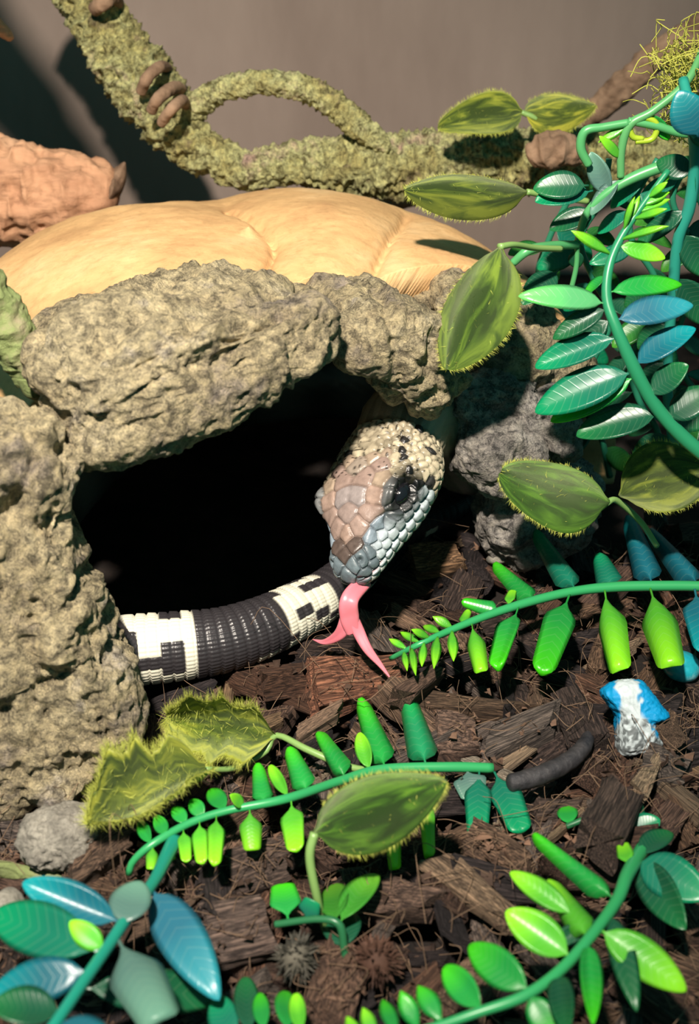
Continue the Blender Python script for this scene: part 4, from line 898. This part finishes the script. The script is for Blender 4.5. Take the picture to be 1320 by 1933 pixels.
MARKS = [((660, 1260), 'near the lizard tongue'), ((740, 1110), 'beneath the lizard jaw'), ((1195, 1360), 'around the blue stone'), ((1285, 1255), 'around the turquoise pebble'), ((1040, 1450), 'around the black curved twig'), ((940, 1060), 'near the grey arch foot'), ((240, 1400), 'at the tan arch foot'), ((115, 1590), 'around the pale round stone'),
  ((560, 1808), 'around the spiny seed burr'), ((712, 1815), 'around the rusty seed cone'), ((420, 1350), 'around the frayed fabric leaves'), ((700, 1540), 'below the raised dark fabric leaf'), ((380, 1570), 'under the lime fern leaflets'), ((640, 1420), 'behind the curving fern sprig'), ((1100, 1180), 'under the plump fern sprig'), ((850, 1230), 'under the plump fern tip'),
  ((1040, 930), 'under the paired velvety leaves'), ((1145, 1590), 'around the dark husk block'), ((1000, 1700), 'under the lime fern frond'), ((860, 1880), 'around the tip of the lime frond'), ((1230, 1760), 'under the dark leaves of the lime frond'), ((200, 1760), 'under the bluish leaf spray'), ((450, 1760), 'around the striped husk plate'), ((890, 1710), 'around the stringy husk strip'), ((945, 1600), 'around the teal fern leaflets'), ((1270, 1450), 'around the long grey splinter'), ((860, 1370), 'around the square bark chip'), ((60, 1650), 'around the mossy stick')]
def chip_label(kd, u, v, c, l, w_, tl):
    near = min(MARKS, key=lambda q: math.hypot(q[0][0] - u, q[0][1] - v))[1]
    b = sum(c); tone = {0: 'blackish brown', 1: 'dark brown', 2: 'warm brown'}[0 if b < .14 else 1 if b < .235 else 2]
    if kd == 'pale': return f"pale tan wood sliver {near}"
    if kd == 'sliver': return f"{'long' if l > .027 else 'short'} thin {tone} wood sliver {near}"
    return f"{'tilted ' if tl else ''}{'large' if l > .0225 else 'small' if l < .0175 else 'middling'} {'squarish' if w_ / l > .64 else 'oblong'} {tone} husk chunk {near}"
cnt = {'chunk': 0, 'sliver': 0, 'pale': 0}
pts2 = []
tries = 0
while sum(cnt.values()) < 262 and tries < 6000:
    tries += 1
    u, v = random.uniform(-60, 1380), random.uniform(985, 1990)
    if not inside(u, v): continue
    p = at_z(u, v, 0)
    if any((p[0] - q[0]) ** 2 + (p[1] - q[1]) ** 2 < .0078 ** 2 for q in pts2): continue
    pts2.append(p)
    r = random.random(); yaw = random.uniform(0, math.pi)
    if r < .70: kd = 'chunk'; l = random.uniform(.014, .027); w_ = l * random.uniform(.45, .8); h = random.uniform(.006, .013); c = random.choice(BROWN)
    elif r < .90: kd = 'sliver'; l = random.uniform(.018, .036); w_ = random.uniform(.004, .008); h = random.uniform(.003, .006); c = random.choice(BROWN)
    else: kd = 'pale'; l = random.uniform(.013, .026); w_ = random.uniform(.003, .007); h = random.uniform(.002, .004); c = random.choice([(.34, .25, .17), (.30, .20, .12), (.40, .32, .23)])
    tl = (random.uniform(-.75, .75), random.uniform(-.5, .5))
    if put_chip(p[0], p[1], l, w_, h, yaw, c, chip_label(kd, u, v, c, l, w_, abs(tl[0]) > .4), SHARED[kd][1], tilt=tl, top=.018): cnt[kd] += 1
# chips that can be told apart, laid on top of the rest
def special(u1, v1, u2, v2, wpx, h, color, label, name='husk_chip', tilt=(0, 0), z=.008, k=None):
    a, b = at_z(u1, v1, z), at_z(u2, v2, z); c = (a + b) / 2; d = b - a
    return put_chip(c[0], c[1], float(np.linalg.norm(d)), px(c, wpx), h, math.atan2(d[1], d[0]), color, label, None, tilt, name, .013 if color == RED else .022, k)
RED = (.23, .105, .065)
special(588, 1290, 738, 1262, 120, .010, RED, 'large reddish brown husk chunk under the lizard tongue', tilt=(.15, .0))
special(780, 1055, 868, 1050, 70, .012, (.25, .15, .085), 'tan grooved bark chip beside the lizard jaw', tilt=(.4, 0))
special(825, 1385, 900, 1390, 100, .008, (.17, .11, .085), 'square brown bark chip above the pale bark sliver', tilt=(.3, .1))
special(790, 1325, 985, 1350, 44, .009, (.14, .09, .06), 'long layered brown bark strip near the tongue tip', tilt=(.2, 0))
special(678, 1476, 832, 1424, 44, .007, (.40, .33, .26), 'pale weathered bark chip leaning on the curving fern sprig', z=.014, tilt=(.2, 0))
special(885, 1420, 975, 1458, 26, .004, (.45, .38, .30), 'pale bark sliver pointing at the black curved twig', z=.010)
special(1222, 1418, 1352, 1522, 34, .006, (.22, .16, .11), 'long grey brown wood splinter pointing at the blue stone', z=.012)
special(1205, 1500, 1240, 1440, 40, .004, (.36, .27, .18), 'pale tan flat wood chip below the blue stone', z=.010, tilt=(.3, 0))
special(1120, 1650, 1170, 1520, 90, .014, (.085, .06, .05), 'dark upright husk block beside the lime fern frond', tilt=(.1, .3))
special(1015, 1520, 1095, 1510, 90, .010, (.10, .07, .058), 'dark striped husk chip below the black curved twig', tilt=(.4, 0))
special(885, 1570, 1010, 1640, 80, .008, (.15, .095, .065), 'brown fibrous husk plate before the teal fern leaflets', tilt=(.3, 0))
special(430, 1655, 535, 1615, 100, .010, (.11, .078, .066), 'dark flat husk plate below the lime fern leaflets', tilt=(.35, 0))
special(395, 1770, 505, 1745, 120, .010, (.14, .10, .085), 'striped fibrous husk plate beside the bluish leaf spray', tilt=(.4, 0))
special(712, 1695, 822, 1715, 84, .012, (.17, .11, .085), 'rounded brown husk chunk below the raised dark fabric leaf', tilt=(.3, 0))
special(825, 1650, 970, 1770, 70, .008, (.26, .18, .12), 'light brown stringy husk strip above the lime frond', tilt=(.2, 0))
special(620, 1940, 650, 1810, 100, .010, (.15, .09, .065), 'tall brown husk slab standing behind the frond tip', tilt=(.2, .2))
special(135, 1660, 240, 1600, 70, .010, (.13, .085, .06), 'brown stringy husk chip touching the pale stone', tilt=(.3, 0))
special(445, 1440, 500, 1400, 24, .004, (.42, .27, .17), 'orange tan wood sliver between the frayed fabric leaves', z=.012)
special(560, 1390, 640, 1345, 34, .006, (.30, .20, .14), 'tan wood sliver beside the plump fern leaflets', z=.012)
special(755, 1350, 820, 1300, 40, .010, (.16, .10, .075), 'wedge of brown husk beside the tongue tip', tilt=(.3, 0))
special(1060, 1480, 1160, 1470, 46, .007, (.20, .14, .10), 'cracked brown bark chip under the black curved twig')
special(1110, 1490, 1040, 1545, 14, .003, (.38, .28, .18), 'thin straw coloured splinter near the dark husk block', z=.014)

# spiny seed burr and little cone
def burr(u, v, rpx, label, color, name, cat, seed):
    c = at_z(u, v, .012); r = px(c, rpx); root = thing(name, (c[0], c[1], .004), label, cat)
    rs = np.random.default_rng(seed)
    a = np.linspace(0, 2 * math.pi, 24, endpoint=False); e = np.linspace(-1.5, 1.5, 14); A_, E_ = np.meshgrid(a, e)
    V = c + r * .72 * np.stack([np.cos(E_) * np.cos(A_), np.cos(E_) * np.sin(A_), np.sin(E_)], -1); pts, F = cap(V)
    o = part('core', raw_mesh('core', pts, F, M_chip), root); o.color = (*color, 1)
    pts, F = [], []
    for k in range(260):
        d = rs.normal(0, 1, 3); d /= np.linalg.norm(d); p = c + d * r * .68; s1 = np.cross(d, rs.normal(0, 1, 3)); s1 /= np.linalg.norm(s1); s2 = np.cross(d, s1)
        w0 = r * .09; b = len(pts); tip = p + d * r * rs.uniform(.25, .5) + rs.normal(0, r * .08, 3)
        pts += [p + s1 * w0, p - .5 * s1 * w0 + .87 * s2 * w0, p - .5 * s1 * w0 - .87 * s2 * w0, tip]; F += [[b, b + 1, b + 3], [b + 1, b + 2, b + 3], [b + 2, b, b + 3]]
    o = part('spines', raw_mesh('spines', pts, F, M_chip, smooth=False), root); o.color = (*color, 1); o['kind'] = 'stuff'
burr(560, 1808, 46, 'grey green spiny seed burr on the mulch', (.085, .08, .065), 'seed_burr', 'seed burr', 3)
burr(712, 1815, 48, 'rusty brown scaly seed cone on the mulch', (.15, .075, .05), 'seed_cone', 'seed cone', 4)

# loose crumbs and fibres nobody could count
litter = bpy.data.objects.new('husk_litter', None); litter.empty_display_size = .01; COL.objects.link(litter); tag(litter, 'fine husk crumbs and loose coconut fibres strewn through the mulch', 'mulch', kind='stuff')
def crumbs():
    pts, F = [], []
    for k in range(5200):
        u, v = rng.uniform(-80, 1400), rng.uniform(985, 2000)
        if not inside(u, v): continue
        p = at_z(u, v, 0); i, j = hcell(p[0], p[1])
        if not (0 <= i < 400 and 0 <= j < 400): continue
        z = min(HG[i, j], .012) + .0003; s_ = rng.uniform(.0006, .0024)
        q = rng.normal(0, 1, (4, 3)) * s_ * .7 * np.array([1, 1, .6]) + np.array([p[0], p[1], z + s_ * .2]); b = len(pts)
        pts += list(q); F += [[b, b + 1, b + 2], [b, b + 2, b + 3], [b, b + 3, b + 1], [b + 1, b + 3, b + 2]]
    o = link('husk_crumbs', raw_mesh('husk_crumbs', pts, F, M_chip, smooth=False)); o.color = (.12, .072, .05, 1)
    o.parent = litter; o['kind'] = 'stuff'
crumbs()
def strands(name, mat, gen, count, rad, label, cat):
    pts, F = [], []
    for k in range(count):
        g = gen()
        if g is None: continue
        C = catmull(np.array(g), 9); T, U, S_ = frames(C)
        for a in (0, 2.094, 4.189):
            pts += list(C + rad * (math.cos(a) * U + math.sin(a) * S_))
        b = len(pts) - 27
        for q in range(8):
            for a in range(3):
                x, y = b + a * 9 + q, b + ((a + 1) % 3) * 9 + q; F.append([x, y, y + 1, x + 1])
    return tag(link(name, raw_mesh(name, pts, F, mat)), label, cat, kind='stuff')
def gfib():
    u, v = rng.uniform(-60, 1380), rng.uniform(1000, 1980)
    if not inside(u, v): return None
    p = at_z(u, v, 0); i, j = hcell(p[0], p[1])
    if not (0 <= i < 400 and 0 <= j < 400): return None
    p[2] = min(HG[i, j], .014) + .0006; d = rng.normal(0, 1, 3); d[2] = abs(d[2]) * .3; d /= np.linalg.norm(d); l = rng.uniform(.004, .014) if rng.random() < .85 else rng.uniform(.015, .032)
    q = rng.normal(0, .25, 3) * l; q[2] = abs(q[2]); return [p, p + d * l * .5 + q, p + d * l]
def outer_chips():
    src = CH[:6]; pts, F = [], []
    cube = np.array([[x, y, z] for x in (-.5, .5) for y in (-.5, .5) for z in (-.5, .5)]); qf = [[0, 1, 3, 2], [4, 6, 7, 5], [0, 4, 5, 1], [2, 3, 7, 6], [0, 2, 6, 4], [1, 5, 7, 3]]
    for k in range(2600):
        x, y = rng.uniform(-.5, .5), rng.uniform(.08, .77); u, v = project(np.array([x, y, 0]))
        if inside(u, v) or ((x + .04) / .172) ** 2 + ((y - .475) / .172) ** 2 < 1 or (-.17 < x < .11 and .27 < y < .46): continue
        if -20 < u < 1340 and v < 1000: continue
        sc = np.array([rng.uniform(.012, .030), rng.uniform(.006, .014), rng.uniform(.005, .010)]); e = rng.uniform(-.5, .5, 2); yw = rng.uniform(0, 6.28)
        R = np.array(Matrix.Rotation(yw, 3, 'Z') @ Matrix.Rotation(e[0], 3, 'X') @ Matrix.Rotation(e[1], 3, 'Y'))
        q = (cube * (1 + rng.uniform(-.25, .1, (8, 1))) * sc) @ R.T + np.array([x, y, rng.uniform(FLOORZ + .002, .004)]); b = len(pts)
        pts += list(q); F += [[b + i for i in g] for g in qf]
    o = link('outer_husk_chips', raw_mesh('outer_husk_chips', pts, F, M_chip, smooth=False), litter); o.color = (.10, .062, .045, 1); o['kind'] = 'stuff'
outer_chips()
fb = strands('husk_fibres', M_fibre, gfib, 1700, .00013, '', ''); fb.parent = litter; del fb['label']
def gmoss():
    c = at_y(rng.normal(1292, 24), rng.normal(165, 48), .47 + rng.normal(0, .008)); d = rng.normal(0, 1, 3); d /= np.linalg.norm(d); l = rng.uniform(.005, .012)
    return [c, c + d * l * .5 + rng.normal(0, .3, 3) * l, c + d * l]
strands('moss_clump', M_moss, gmoss, 420, .00022, 'dry yellow moss clump caught in the vines above the hanging fern', 'moss')
